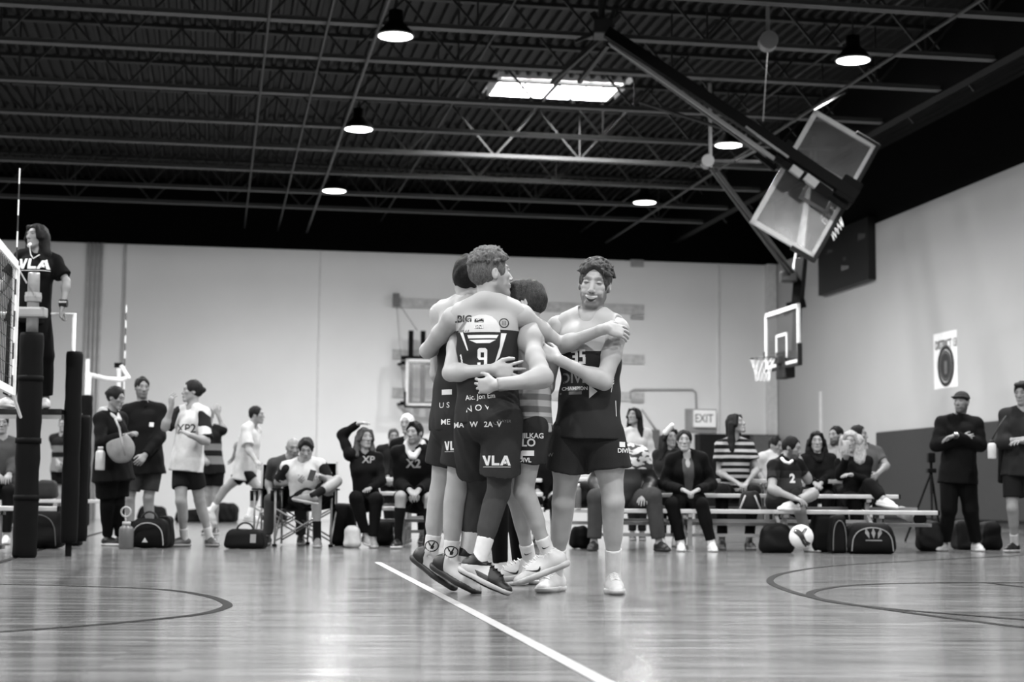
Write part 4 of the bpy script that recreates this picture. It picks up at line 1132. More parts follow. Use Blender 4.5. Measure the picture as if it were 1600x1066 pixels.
# ---- scoreboard, poster, wall pads on the right wall
sb_ = wallplate('scoreboard', 1289, 372, 1369, 437, .18, mat('scoreboard_black', .008, .5), 'black electronic scoreboard high on the right wall', 'scoreboard', RW, None, XD, -SD)
A = RW(1289, 372); 
def rwrect(x0, y0, x1, y1, m_, nm, off=.19):
    p = [RW(x0, y0, off), RW(x1, y0, off)]; q = MB()
    z0 = RW(x0, y1, off).z; q.quad(p[0], p[1], Vector((p[1].x, p[1].y, z0)), Vector((p[0].x, p[0].y, z0))); return q.build(nm, m_, sb_)
pg = mat('score_panel', .12, .5)
rwrect(1292, 390, 1301, 397, pg, 'panel'); rwrect(1340, 365, 1352, 377, pg, 'panel'); rwrect(1317, 402, 1322, 408, pg, 'panel'); rwrect(1314, 415, 1326, 424, mat('score_panel2', .25, .5), 'digit_window')
po = wallplate('poster', 1459, 523, 1497, 604, .01, mat('paper', .85, .7), 'white banner with a round dark emblem on the right wall', 'poster', RW, None, XD, -SD)
pc_ = RW(1477.5, 572, .02); flat_text(poly_bm(ringp(0, 0, .38, .41, .08, 32)+ringp(0, 0, .28, .31, .28, 28), 0), pc_, -SD, Vector((0, 0, 1)), mat('emblem', .06, .6), po, 'emblem')
flat_text(poly_bm(ringp(0, 0, .25, .28, .025, 28)+[rectp(0, -.03, .12, .26)], 0), RW(1477.5, 572, .024), -SD, Vector((0, 0, 1)), mat('emblem2', .25, .6), po, 'emblem')
pt_ = RW(1474, 536, .02); flat_text(text_mesh('DISTRICT 13', .24, .02, 0, .75), RW(1477.5, 538, .02), -SD, Vector((0, 0, 1)), mat('emblem3', .2, .6), po)
padm = mat('wall_pad', .085, .75, var=.05)
A = RW(1376, 676); B = RW(1376, 840); bA = -(A-CORNER).dot(SD); zt = A.z
q = MB(); q.bar(HL(-.06, bA, (zt+.2)/2), HL(-.06, 40, (zt+.2)/2), .12, zt-.2, bev=.03)
tag(q.build('wall_pad', padm, None, origin=HL(-.06, bA, .2)), 'dark grey protective pad along the right wall', 'wall pad')
wallseg('baseboard_right', 0, 0, 0, DB, 0, .2, mat('black_base', .02, .6), -.33)

# ---- court lines
def court_line(pxs, w_, m_, n):
    g = [G(x, y, 0) for x, y in pxs]
    # smooth
    P_ = []
    for i in range(len(g)-1):
        a, b, c, d = g[max(i-1, 0)], g[i], g[i+1], g[min(i+2, len(g)-1)]
        for k in range(8):
            t = k/8; P_.append(.5*((2*b)+(c-a)*t+(2*a-5*b+4*c-d)*t*t+(3*b-a-3*c+d)*t**3))
    P_.append(g[-1]); q = MB(); bm = q.bm; L = []; R = []
    for i, p in enumerate(P_):
        d = (P_[min(i+1, len(P_)-1)]-P_[max(i-1, 0)]).normalized(); s = Vector((d.y, -d.x, 0))*w_/2
        L.append(bm.verts.new((p.x-s.x, p.y-s.y, .0015+n*.0004))); R.append(bm.verts.new((p.x+s.x, p.y+s.y, .0015+n*.0004)))
    for i in range(len(P_)-1): bm.faces.new((L[i], R[i], R[i+1], L[i+1]))
    return S_(q.build('trim_%d' % (11+n), m_))
lb = mat('line_black', .02, .6, spec=.08); lwh = mat('line_white', .55, .35)
court_line([(590, 879), (760, 968), (944, 1066), (1100, 1148)], .055, lwh, 0)
court_line([(-90, 912), (0, 913.5), (110, 916), (250, 921.5), (320, 931), (355, 944), (340, 954), (300, 962), (225, 970), (150, 977), (70, 983), (0, 988), (-90, 993)], .05, lb, 1)
court_line([(1600, 868), (1420, 877.5), (1300, 885), (1225, 896), (1203, 908), (1225, 921), (1262, 932), (1300, 940), (1375, 951.5), (1480, 966), (1600, 981), (1700, 992)], .05, lb, 2)
court_line([(1700, 909), (1600, 911), (1480, 911), (1350, 914), (1285, 921), (1266, 930), (1300, 941), (1390, 952), (1500, 961), (1600, 969), (1700, 977)], .05, lb, 3)
court_line([(1540, 911), (1600, 918), (1700, 928)], .04, lb, 4)
court_line([(-60, 897), (0, 879), (72, 857), (156, 833), (220, 816)], .06, lb, 5)

# ---- near volleyball net, posts and referee stand (left edge)
white = mat('white_tape', .8, .7); padk = mat('black_vinyl', .012, .7, spec=.12, bump=.3, scale=14)
E0 = P(19, 612, 13.4); E1 = P(21, 415, 13.4); E1 = Vector((E0.x+.0, E0.y, E1.z))
ndir = -SD; N0 = E0+ndir*3.2
net = empty('volleyball_net', Vector((E0.x, E0.y, 0)), 'volleyball net with white tape reaching the left picture edge', 'volleyball net')
q = MB(); q.bar(E0-Vector((0, 0, .03)), E1, .05, .03); q.build('side_tape', white, net)
q = MB(); q.bar(E1, E1+ndir*3.2, .03, .07); q.build('top_tape', white, net)
q = MB(); q.bar(E0, E0+ndir*3.2, .03, .06); q.build('bottom_tape', white, net)
q = MB()
for k in range(10): q.tube([E0+Vector((0, 0, .1*k)), E0+ndir*3.2+Vector((0, 0, .1*k))], .003, 4, cap=False)
for k in range(32): q.tube([E0+ndir*.1*k, Vector((*(E1+ndir*.1*k).xy, E1.z))], .003, 4, cap=False)
q.build('mesh_cord', mat('black_cord', .02, .8), net)
q = MB(); PB = P(38, 871, 14.7); PB.z = 0; Pt = Vector((PB.x, PB.y, 2.62))
q.tube([E1, Vector((PB.x-.05, PB.y-.05, E1.z+.02))], .008, 6); q.build('tension_cord', white, net)
MB().tube([E0, E0.lerp(Vector((PB.x, PB.y, E0.z-.35)), .5)], .014, 6).build('tension_strap', white, net)
an = empty('net_antenna', Vector((E0.x, E0.y-.03, E0.z)), 'striped thin antenna standing up from the net side tape', 'net antenna')
for k in range(14):
    z0 = E0.z+.13*k*1.0; MB().tube([Vector((E0.x+.01, E0.y-.04, z0)), Vector((E0.x+.01, E0.y-.04, z0+.13))], .0065, 8).build('band', white if k % 2 else mat('antenna_dark', .06, .5), an)
ps = empty('net_post', PB, 'steel net post wrapped in a thick black pad', 'net post')
MB().lathe(PB, [(.052, 1.9), (.052, 2.5), (.048, 2.52)], 20).build('post', mat('galv', .42, .35, metal=.4), ps, True)
q = MB(); q.lathe(PB, [(.07, 2.26), (.075, 2.3), (.07, 2.34)], 20); q.box(PB+Vector((0, -.03, 2.16)), (.26, .14, .09), bev=.02); q.build('clamp', mat('grey_tube', .4, .4), ps)
def pad_mesh(p, r, z0, z1, seed=0, lean=0):
    rs = random.Random(seed); pf = [(r*.9, z0), (r*1.02, z0+.03)]
    z = z0+.1
    while z < z1-.08: pf.append((r*(1+rs.uniform(-.05, .05)), z)); z += .11
    return MB().lathe(p, pf+[(r*1.0, z1-.03), (r*.92, z1)], 22)
pad_mesh(PB, .105, .0, 1.98, 3).build('post_pad', padk, ps, True)
for z in (.5, 1.0, 1.55): MB().lathe(PB, [(.112, z), (.112, z+.05)], 22).build('strap', mat('strap', .02, .7, spec=.1), ps, True)
# stand
SDp = 15.1
st = empty('referee_stand', Vector((P(60, 700, SDp).x, SDp, 0)), 'raised referee stand with white rails and padded legs', 'referee stand')
zp = 1.33; xl = P(-55, 640, SDp).x; xr = P(100, 640, SDp).x
MB().box(((xl+xr)/2, SDp+.3, zp-.03), (xr-xl, .75, .05), bev=.01).build('platform', mat('platform_black', .02, .6), st)
MB().box(((xl+xr)/2, SDp-.085, zp-.08), (xr-xl, .02, .035)).build('platform_edge', mat('grey_tube', .45, .4), st)
q = MB(); xq = P(116, 490, SDp).x; zr = P(116, 491, SDp).z
q.tube([(xq, SDp, .15), (xq, SDp, zr), (xl, SDp, zr)], .022, 10); q.tube([(xq-.1, SDp+.6, .15), (xq-.1, SDp+.6, 1.4)], .022, 10)
q.tube([(xl, SDp, 0), (xl, SDp, zr)], .022, 10); q.tube([(xl, SDp+.6, 0), (xl, SDp+.6, 1.4)], .022, 10)
q.build('rail', mat('white_frame', .8, .4), st, True)
xp_ = P(112, 700, SDp).x
pad_mesh(Vector((xp_, SDp, 0)), .075, .12, 1.85, 5).build('leg_pad', padk, st, True)
pad_mesh(Vector((xp_-.06, SDp+.6, 0)), .07, .12, 1.3, 6).build('leg_pad', padk, st, True)
MB().tube([(xp_, SDp, 0), (xp_, SDp, .13)], .03, 8).build('foot', padk, st)
# far court net, post, antenna
fn_ = empty('volleyball_net', Vector((P(138, 600, 24).x, 24, 0)), 'far court volleyball net tape behind the waiting group', 'volleyball net')
q = MB(); q.bar(P(140, 584, 24), P(137, 640, 24), .06, .02); q.tube([P(137, 585, 24), P(165, 592, 24.3), P(188, 594, 24.6), P(201, 590, 24.8)], .035, 8); q.tube([P(189, 571, 24.7), P(202, 592, 24.7)], .03, 6); q.build('tape', white, fn_)
q = MB(); q.box(P(186, 571, 24.8), (.12, .1, .07)); q.build('cable_end', padk, fn_)
pz = P(133, 700, 23.8); pz.z = 0
po2 = empty('net_post', pz, 'far net post in a black pad behind the woman in a black coat', 'net post')
pad_mesh(pz, .09, .12, 1.98, 9).build('post_pad', padk, po2, True); MB().tube([pz, pz+Vector((0, 0, 2.5))], .03, 8).build('post', mat('white_frame', .8, .4), po2)
pz = P(191, 700, 24.9); pz.z = 0
fa = empty('net_antenna', pz, 'far striped antenna above the man in a dark jacket', 'net antenna')
z0 = P(191, 620, 24.9).z
for k in range(12):
    z = z0+.115*k; MB().tube([Vector((pz.x, pz.y, z)), Vector((pz.x, pz.y, z+.115))], .011, 8).build('band', white if k % 2 else mat('antenna_mid', .2, .5), fa)
MB().tube([Vector((P(186, 700, 25).x, 25, 0)), P(186, 575, 25)], .03, 8).build('post', mat('white_frame', .8, .4), fn_)
MB().tube([Vector((pz.x, pz.y, z0)), Vector((P(186, 640, 25).x, 25, z0))], .012, 6).build('clip', white, fa)

# ---- bleachers and benches
alu = mat('aluminium', .62, .35, metal=.25); frm = mat('bench_frame', .4, .4, metal=.2)
def bleacher(x0, x1, D, tiers, label, rise=.17, run_=.62, h0=.45, legs=3, foot=True, ends=None):
    t = empty('bleacher' if tiers > 1 else 'bench', Vector(((x0+x1)/2, D, 0)), label, 'bleacher' if tiers > 1 else 'bench')
    for i in range(tiers):
        z = h0+rise*i; y = D+run_*i; xe = x1-(ends[i] if ends else 0)
        MB().box(((x0+xe)/2, y, z-.025), (xe-x0, .24, .045), bev=.008).build('seat_plank', alu, t)
        MB().box((xe+.008, y, z-.025), (.016, .25, .05)).build('end_cap', padk, t)
        if foot and i: MB().box(((x0+x1)/2, y-.36, z-.33), (x1-x0, .2, .035)).build('foot_plank', frm, t)
    for k in range(legs):
        x = x0+.3+(x1-x0-.9)*k/max(1, legs-1); q = MB()
        ye = D+run_*(tiers-1)
        for i in range(tiers):
            y = D+run_*i; q.bar((x, y, 0.02), (x, y, h0+rise*i-.05), .05)
            q.bar((x, y-.12, h0+rise*i-.07), (x, y+.12, h0+rise*i-.07), .05, .035)
        q.bar((x, D-.1, .035), (x, ye+.15, .035), .05, .04)
        if tiers > 1:
            q.bar((x, D, .1), (x, ye, h0+rise*(tiers-1)-.1), .035); q.bar((x, D, .2), (x, ye, .2), .04)
        q.build('leg_frame', frm, t)
    q = MB(); q.bar((x0+.3, D+.05, .17), (x1-.6, D+.05, .17), .035); q.bar((x0+.3, D+run_*.9*(tiers > 1), .32), (x1-.6, D+run_*.9*(tiers > 1), .32), .035); q.build('cross_brace', frm, t)
    return t
X_ = lambda px, D: P(px, 780, D).x
bleacher(X_(886, 17.9), X_(1461, 17.9), 17.9, 3, 'long low aluminium bleacher of three rows on the right', ends=(0, .27, .45), legs=4)
bleacher(X_(588, 18.8), X_(850, 18.8), 18.8, 3, 'aluminium bleacher behind the seated players in the middle', legs=3)
bleacher(X_(-60, 16.5), X_(95, 16.5), 16.5, 1, 'white aluminium bench behind the padded net post', h0=.44, legs=2)
bleacher(X_(-60, 21), X_(165, 21), 21.0, 1, 'farther aluminium bench at the left picture edge', h0=.50, legs=2)

# ---- tripod
tr = P(1449, 797, 23); tz = tr.xy.to_3d(); tr_ = empty('tripod', Vector((tr.x, tr.y, 0)), 'black camera tripod in front of the grey wall pad', 'tripod')
top_ = P(1455, 738, 23)
for k, (px, dy) in enumerate(((1427, -.1), (1456, -.4), (1470, .4))):
    e = G(px, 815, 0); MB().tube([top_, Vector((P(px, 798, 23+dy).x-(.12 if k == 0 else 0), 23+dy, .0))], .016, 6).build('leg', blk, tr_)
MB().tube([top_-Vector((0, 0, .3)), top_+Vector((0, 0, .15))], .02, 8).build('column', blk, tr_)
q = MB(); q.box(top_+Vector((0, 0, .2)), (.1, .12, .14), bev=.02); q.box(top_+Vector((0, 0, .02)), (.12, .12, .06), bev=.01); q.build('head', blk, tr_)

# ------------------------------------------------------------------ the huddle of players
def ZP(px, py, D): return P(px, py, D).z
WT = mat('print_white', .75, .7); WG = mat('print_grey', .3, .7); BKP = mat('print_black', .015, .6)
EX, EZ = Vector((1, 0, 0)), Vector((0, 0, 1))
D9 = 9.4
# --- player number 9, seen from behind
zy = ZP(760, 517, 9.25)
jm9 = zmat('jersey_nine', [(0, .075), (zy, .52)], .7)
Hm = Human(D9, 1.94, (762, 656), (762, 480), (767, 429), 176, dn=.0, look=(112, 6, 0), pyaw=150, w=.98, muscle=1.0, hs=1.1, sh={'L': -.022, 'R': -.012},
  arms={'L': [(668, 548, 'f'), (706, 522, 'f')], 'R': [(876, 541, 'f'), (946, 513, -.02), {'tip': (990, 521, .06), 'n': (.0, .9, -.45), 'curl': .28, 'spread': .1}]},
  legs={'L': [(745, 762, 'f'), (729, 866, .38), (75, -28)], 'R': [(779, 770, .05), (748, 879, .0), (72, -24)]})
check(Hm, 'nine')
p9 = make_person(Hm, 'tall player wearing number 9 seen from behind, arms around his teammates', 'players hugging at mid court', skin=.5, hair=('curly', .2),
  top=('tank', .02, {'mat': jm9, 'hem': .02, 'loose': .004, 'neck': .058, 'wr': .006, 'wf': 22}), bottom=('shorts', .09, {'upto': .74, 'loose': .035, 'hollow': True, 'wr': .006}),
  shoes={'tone': .62, 'sole': .58, 'outsole': .03, 'high': True, 'lace': .02, 'size': 1.1, 'zones': [('collar', .015, [(0, .072, .35, -1)]), ('vamp', .015, [(.085, .04, -1, -.35)]), ('quarter', .12, [(.035, .03, -.6, -.8), (.095, .03, 1, .3), (0, .055, 0, 1)])]}, socks=(.72, .36), res=.0075, hres=.0042, handres=.0045, beard=.35, seed=4)
# grey leg sleeves
S = SDF()
for q in 'LR': 
    S2 = SDF(); a = Hm.kn[q]+(Hm.hip[q]-Hm.kn[q])*.45
    Hm_leg = Hm.leg(S2, q, .004, k=.02); b_ = Hm.kn[q]+(Hm.an[q]-Hm.kn[q])*.68
    S2.half(a, Hm.hip[q]-Hm.kn[q]); S2.half(b_, Hm.an[q]-Hm.kn[q])
    me_ = S2.mesh('leg_sleeve', .0075); shift(me_, Hm.origin); link('leg_sleeve', me_, cloth(.13), Hm.body)
j9 = p9['top']; DB9 = 9.2
def pc(px, py, D=DB9): return P(px, py, D)
k_ = 9.2/2611
def pxp(pts, cx, cy): return [[((x-cx)*k_, -(y-cy)*k_) for x, y in p] for p in pts]
dome = [(724, 517), (725, 507), (730, 498), (738, 491), (748, 488), (758, 488), (768, 491), (776, 498), (781, 507), (782, 517)]
decal(poly_bm(pxp([dome], 753, 500), .015), j9, pc(753, 500), EX, EZ, mat('print_yoke', .66, .6), 'emblem')
for st_ in ([(729, 521), (779, 521), (776, 526.5), (731, 526.5)], [(732, 529), (775, 529), (765, 534.5), (744, 534.5)], [(717, 516), (722, 516), (731, 546), (729, 546)], [(783, 518), (792, 518), (781, 556), (773, 567), (781, 540)]):
    decal(poly_bm(pxp([st_], 753, 530), .015), j9, pc(753, 530), EX, EZ, WT, 'stripe')
nine = [[(745.5, 545), (748, 542), (758, 542), (761, 545), (761, 549), (745.5, 549)], [(745.5, 549), (750.5, 549), (750.5, 557), (745.5, 557)], [(756, 549), (761, 549), (761, 572), (756, 572)],
        [(745.5, 557), (756, 557), (756, 561), (748, 561)], [(745.5, 565), (750.5, 565), (750.5, 571), (745.5, 571)], [(745.5, 571), (761, 571), (758, 576), (748, 576)]]
decal(poly_bm(pxp(nine, 753, 558), .015), j9, pc(753, 558), EX, EZ, WT, 'number')
decal(text_mesh('.BIG', .055, .03, .015), j9, pc(723, 495), EX, EZ, BKP)
decal(text_mesh('Z', .115, .01, .015), j9, pc(722, 506), EX, EZ, WG)
decal(poly_bm(pxp([rectp(748, 498, 15, 6), rectp(748, 508.5, 14.5, 6)]+ringp(748, 494, 5, 4, .8, 14)[:7], 748, 500), .015), j9, pc(748, 500), EX, EZ, BKP, 'badge')
decal(text_mesh('DIVE', .026, .02, .015), j9, pc(748, 508.5, 9.199), EX, EZ, WT, off=.003)
decal(poly_bm(pxp(ringp(787.5, 502, 8, 8, 1.6, 20), 787, 502), .015), j9, pc(787, 502), EX, EZ, BKP, 'badge')
decal(poly_bm(pxp([rectp(785, 502, 2, 7), rectp(787.5, 502, 1.6, 8), rectp(790, 502, 2, 7)], 787, 502), .015), j9, pc(787, 502), EX, EZ, WG, 'badge')
for i in range(5):
    decal(poly_bm(pxp([[(717+i, 552+i*5), (719+i, 550+i*5), (721+i, 556+i*5), (719+i, 557+i*5)]], 719, 562), .01), j9, pc(719, 562), EX, EZ, WT, 'braid')
    decal(poly_bm(pxp([[(808-i*.6, 552+i*5), (812-i*.6, 549+i*5), (811-i*.6, 554+i*5), (808-i*.6, 557+i*5)]], 810, 562), .01), j9, pc(810, 562), EX, EZ, WT, 'braid')
decal(text_mesh('Aic. Jon Em', .04, .004, .015, .9), j9, pc(750, 619), EX+EZ*.08, EZ, WT)
sh9 = p9['shorts'][0]
decal(text_mesh('N O V', .05, .002, .015), sh9, pc(746, 637), EX+EZ*.12, EZ, WT)
decal(poly_bm([[(x*.055, y*.055) for x, y in p] for p in vla(1)], .015), sh9, pc(777, 720), EX, EZ, WT)
decal(text_mesh('MA   W   2A  V', .042, .02, .015), sh9, pc(745, 663), EX, EZ, WT)
decal(poly_bm(pxp(ringp(776, 659, 6, 5, .8, 16)[:8], 776, 659), .01), sh9, pc(776, 659), EX, EZ, WG, 'badge')
decal(text_mesh('PLAYER', .022, 0, .015), sh9, pc(788, 658), EX, EZ, WG)

# --- player left of number 9, seen from behind
DA = 9.72
Hm = Human(DA, 1.98, (716, 664), (731, 480), (732, 436), 148, look=(165, 4, 8), pyaw=120, w=.95, muscle=1.0, hs=1.08,
  arms={'L': [(684, 586, 'f'), (712, 624, 'f')], 'R': [(704, 583, 'n'), (768, 578, 'n'), {'tip': (822, 583, -.5), 'n': (.1, .95, -.1), 'curl': .13, 'spread': .3, 'th': -.2}]},
  sh={'R': (722, 508, 'n')},
  legs={'L': [(689, 766, .18), (673, 866, .2), (72, -34)], 'R': [(713, 770, .0), (704, 876, .02), (72, -28)]})
check(Hm, 'A')
pA = make_person(Hm, 'player with dark short hair on the left, his arm across the number 9 back', 'players hugging at mid court', skin=.5, hair=('short', .028),
  top=('tank', .02, {'hem': .04, 'loose': .008, 'wr': .006, 'mat': zmat('jersey_a', [(0, .075), (ZP(712, 612, DA), .07), (ZP(712, 520, DA), .6)], .7)}), bottom=('shorts', .08, {'upto': .60, 'loose': .03, 'hollow': True}),
  shoes={'tone': .55, 'sole': .07, 'high': True, 'lace': .6, 'size': 1.12, 'zones': [('heel', .015, [(.0, .05, 1, .5)]), ('side', .15, [(.0, .034, 0, 1)])]}, socks=(.72, .30), res=.0085, hres=.005, handres=.0045, seed=9)
HA = Hm
shA = pA['shorts'][0]
decal(poly_bm([[(x*.052, y*.052) for x, y in p] for p in vla(1)], .015), shA, P(703, 697, 9.5), EX-Vector((0, .5, 0)), EZ, WT)
decal(text_mesh('- ME  O', .045, .01, .015), shA, P(700, 659, 9.5), EX, EZ, WT)
decal(text_mesh('U S', .045, .0, .015), pA['top'], P(693, 632, 9.5), EX, EZ, WT)
decal(poly_bm([rectp(0, 0, .06, .03)], .015), pA['top'], P(697, 611, 9.5), EX, EZ, WT, 'stripe')
for q in 'LR':
    sk_ = pA['sock'][0 if q == 'L' else 1]; kn, an_ = HA.kn[q], HA.an[q]; c = an_+(kn-an_)*.13
    ey = Vector(unit(kn-an_)); c = Vector(c)+Vector((.0, -.04, 0))
    decal(poly_bm([*ringp(0, 0, .042, .034, .006, 24), [(-.012, .0), (-.022, .022), (-.016, .024), (-.003, .004)], [(.0, .004), (.014, .024), (.02, .021), (.01, .0)],
        [(-.008, -.016), (.008, -.018), (.015, -.004), (.006, .006), (-.006, .002)]], .008), sk_, c, EX, ey, BKP, 'emblem', off=.0015)

# --- player right of number 9 in the light long sleeved shirt
DC = 9.52
z1, z2 = ZP(830, 606, DC), ZP(830, 655, DC)
bands = [(0, .46)]+[v for i in range(3) for v in ((z2-.035+i*.064, .27), (z2-.035+i*.064+.034, .46))]+[(z2+.2, .46)]
Hm = Human(DC, 1.87, (826, 671), (820, 508), (820, 476), -75, look=(-98, -4, 4), pyaw=-80, w=.86, muscle=.86, hs=1.07,
  arms={'L': [(848, 592, 'n'), (774, 602, 'n'), {'tip': (738, 604, -.38), 'n': (.0, 1, .1), 'curl': .45, 'spread': .1}], 'R': [(800, 585, 'f'), (775, 570, 'f')]},
  sh={'L': (828, 528, 'n')},
  legs={'L': [(818, 768, .0), (858, 868, .08), (-92, -22)], 'R': [(806, 775, .25), (828, 878, .42), (-95, -8)]})
check(Hm, 'C')
pC = make_person(Hm, 'shorter player in a light striped long sleeved shirt hugging number 9', 'players hugging at mid court', skin=.5, hair=('sweep', .09),
  top=('long', .6, {'e': .009, 'sl': .001, 'mat': zmat('shirt_c', bands, .75), 'hem': .02, 'loose': .012, 'wr': .008, 'flare': .92}), bottom=('shorts', .08, {'upto': .5, 'loose': .02, 'hollow': True}),
  shoes={'tone': .66, 'sole': .6, 'high': True, 'lace': .7, 'size': 1.15}, socks=(.72, .28), res=.0085, hres=.0045, handres=.0045, seed=12)
HC = Hm; shC = pC['shorts'][0]
decal(text_mesh('MILKAG', .04, .02, .015), shC, P(830, 681, 9.3), EX, EZ, WT)
decal(text_mesh('LO', .06, .03, .015), shC, P(826, 692, 9.3), EX, EZ, WT)
decal(poly_bm([rectp(0, 0, .07, .03)], .015), shC, P(825, 708, 9.3), EX, EZ, WT, 'badge')
decal(poly_bm([rectp(0, 0, .035, .045)], .015), shC, P(812, 711, 9.3), EX, EZ, WT, 'badge')
decal(text_mesh('DIVL', .035, .02, .015), shC, P(820, 719, 9.3), EX, EZ, WT)
for q in 'LR':
    sk_ = pC['sock'][0 if q == 'L' else 1]; kn, an_ = HC.kn[q], HC.an[q]; c = an_+(kn-an_)*.12
    decal(poly_bm(swoosh(.05), .008), sk_, Vector(c)-Vector((0, .04, 0)), EX, EZ, BKP, 'emblem', off=.0015)
def shoe_mark(Hm, q, a, b, size, m_, flip=1, side=1, tilt=0):
    up, so, L, t, v, s_ = Hm.shoes[q]
    ex = Vector(t)*(1 if side > 0 else 1); nrm = Vector(s_)
    if nrm.y > 0: nrm = -nrm
    ey = nrm.cross(ex); 
    decal(poly_bm(swoosh(size, flip), .008), up, Vector(L(a, b))+nrm*.05, ex, ey if ey.z > 0 else -ey, m_, 'emblem', off=.0015, reach=.12) if ey.z > 0 else \
    decal(poly_bm(swoosh(size, -flip), .008), up, Vector(L(a, b))+nrm*.05, -ex, -ey, m_, 'emblem', off=.0015, reach=.12)
shoe_mark(HC, 'L', .10, .045, .1, BKP, 1); shoe_mark(HC, 'R', .10, .045, .1, BKP, 1)
H9 = None

# --- player number 35, laughing
D35 = 9.68
zy35 = ZP(900, 549, 9.5)
Hm = Human(D35, 1.97, (919, 680), (924, 495), (929, 446), -12, look=(-10, -6, -7), pyaw=-6, w=1.0, muscle=1.05, hs=1.1,
  arms={'L': [(944, 597, -.2), (872, 562, -.3), {'tip': (832, 538, -.26), 'n': (-.1, .95, -.3), 'curl': .2, 'spread': .14}], 'R': [(852, 612, 'f'), (822, 598, .12)]}, sh={'L': (966, 515, 'n'), 'R': -.025},
  legs={'R': [(880, 786, .1), (868, 897, 'g'), (-25,)], 'L': [(958, 784, -.02), (958, 903, 'g'), (2,)]})
check(Hm, '35')
p35 = make_person(Hm, 'laughing player wearing number 35, standing rightmost of the huddle', 'players hugging at mid court', skin=.5, hair=('curly', .13),
  top=('tank', .02, {'mat': zmat('jersey_thirtyfive', [(0, .075), (zy35, .52)], .7), 'hem': .02, 'loose': .012, 'neck': .07, 'wr': .008, 'wf': 20, 'flare': 1.16}),
  bottom=('shorts', .07, {'upto': .52, 'loose': .035, 'hollow': True, 'wr': .005}),
  shoes={'tone': .66, 'sole': .6, 'lace': .75, 'size': 1.08}, socks=(.72, .38), res=.0075, hres=.0024, handres=.0045, beard=.6, brow=.3, mouth=1.2, jaw=1.0, seed=2)
H35 = Hm; j35 = p35['top']
three = [[(893, 546), (903, 546), (903, 550), (893, 550)], [(899, 550), (903.5, 550), (903.5, 566), (899, 566)], [(895, 554), (899, 554), (899, 558), (895, 558)], [(893, 562), (899, 562), (899, 566), (893, 566)]]
five = [[(906, 544), (915, 544), (915, 548), (906, 548)], [(906, 548), (910, 548), (910, 556), (906, 556)], [(906, 553), (915, 553), (915, 557), (906, 557)], [(911, 557), (915.5, 557), (915.5, 568), (911, 568)], [(905, 564), (911, 564), (911, 568), (905, 568)]]
k_ = 9.5/2611
decal(poly_bm(pxp(three+five, 904, 556), .015), j35, P(904, 556, 9.5), EX, EZ, WT, 'number')
decal(text_mesh('DIVE', .085, .02, .015, .9), j35, P(898, 590, 9.5), EX, EZ, WG)
decal(poly_bm(pxp([rectp(899.5, 606, 24, 7), rectp(899.5, 613, 20, 5)], 899, 608), .015), j35, P(899, 608, 9.5), EX, EZ, WG, 'badge')
decal(text_mesh('CHAMPION', .028, .02, .015), j35, P(899, 606, 9.49), EX, EZ, WT, off=.003)
decal(poly_bm(pxp([[(921, 601), (934, 611), (921, 622)]], 925, 611), .015), j35, P(925, 611, 9.5), EX, EZ, WT, 'badge')
decal(poly_bm(pxp([rectp(873, 602, 4, 8), rectp(873, 613, 11, 3)], 873, 606), .015), j35, P(873, 606, 9.5), EX, EZ, WG, 'badge')
for i in range(6): decal(poly_bm(pxp([[(955, 578+i*3.6), (958, 581+i*3.6), (961, 578+i*3.6), (961, 580+i*3.6), (958, 583+i*3.6), (955, 580+i*3.6)]], 958, 588), .01), j35, P(958, 588, 9.5), EX, EZ, WT, 'braid')
for st_ in ([(958, 598), (959, 598), (956.5, 612), (955.5, 612)], [(963, 625), (964, 625), (965, 650), (964, 650)]): decal(poly_bm(pxp([st_], 960, 620), .01), j35, P(960, 620, 9.5), EX, EZ, WT, 'stripe')
decal(text_mesh('W', .03, .02, .01), p35['shorts'][0], P(861, 710, 9.5), EX, EZ, WG)
decal(text_mesh('DIVE', .035, .02, .01), p35['shorts'][0], P(976, 704, 9.5), EX, EZ, WT); decal(poly_bm([rectp(0, 0, .035, .03)], .01), p35['shorts'][0], P(974, 694, 9.5), EX, EZ, WT, 'badge')
# --- fifth player, hidden behind the huddle
Hm = Human(10.75, 1.88, (800, 690), (790, 520), (797, 486), 30, look=(60, 0, 0), w=.95,
  arms={'L': [(812, 600, 'n'), (796, 640, 'n')], 'R': [(768, 590, 'n'), (778, 630, 'n')]},
  legs={'R': [(778, 775, -.1), (783, 880, 'g'), (50,)], 'L': [(806, 772, .1), (812, 872, 'g'), (30,)]})
check(Hm, '5th')
pE = make_person(Hm, 'fifth player in black leggings mostly hidden behind the huddle', 'players hugging at mid court', skin=.45, hair=('short', .02), top=('tee', .02, {}), bottom=('leggings', .012, {}),
  shoes={'tone': .22, 'sole': .65, 'lace': .02, 'high': True}, socks=(.72, .22), res=.011)

# ------------------------------------------------------------------ people in the background
PH = []
def man(nm, label, D, H, pel, nb, head, yaw, group=None, **k):
    hk = {a: k.pop(a) for a in ('look', 'arms', 'legs', 'w', 'fem', 'belly', 'sh', 'dn', 'dh', 'pyaw', 'muscle', 'hs', 'floor') if a in k}
    h = Human(D, H, pel, nb, head, yaw, **hk); check(h, nm)
    k.setdefault('skin', .34); r = make_person(h, label, group, **k); r['H'] = h; PH.append((nm, h)); return r
GS, GM, GR = 'people standing at the left', 'people seated in the middle', 'people seated on the right bleacher'
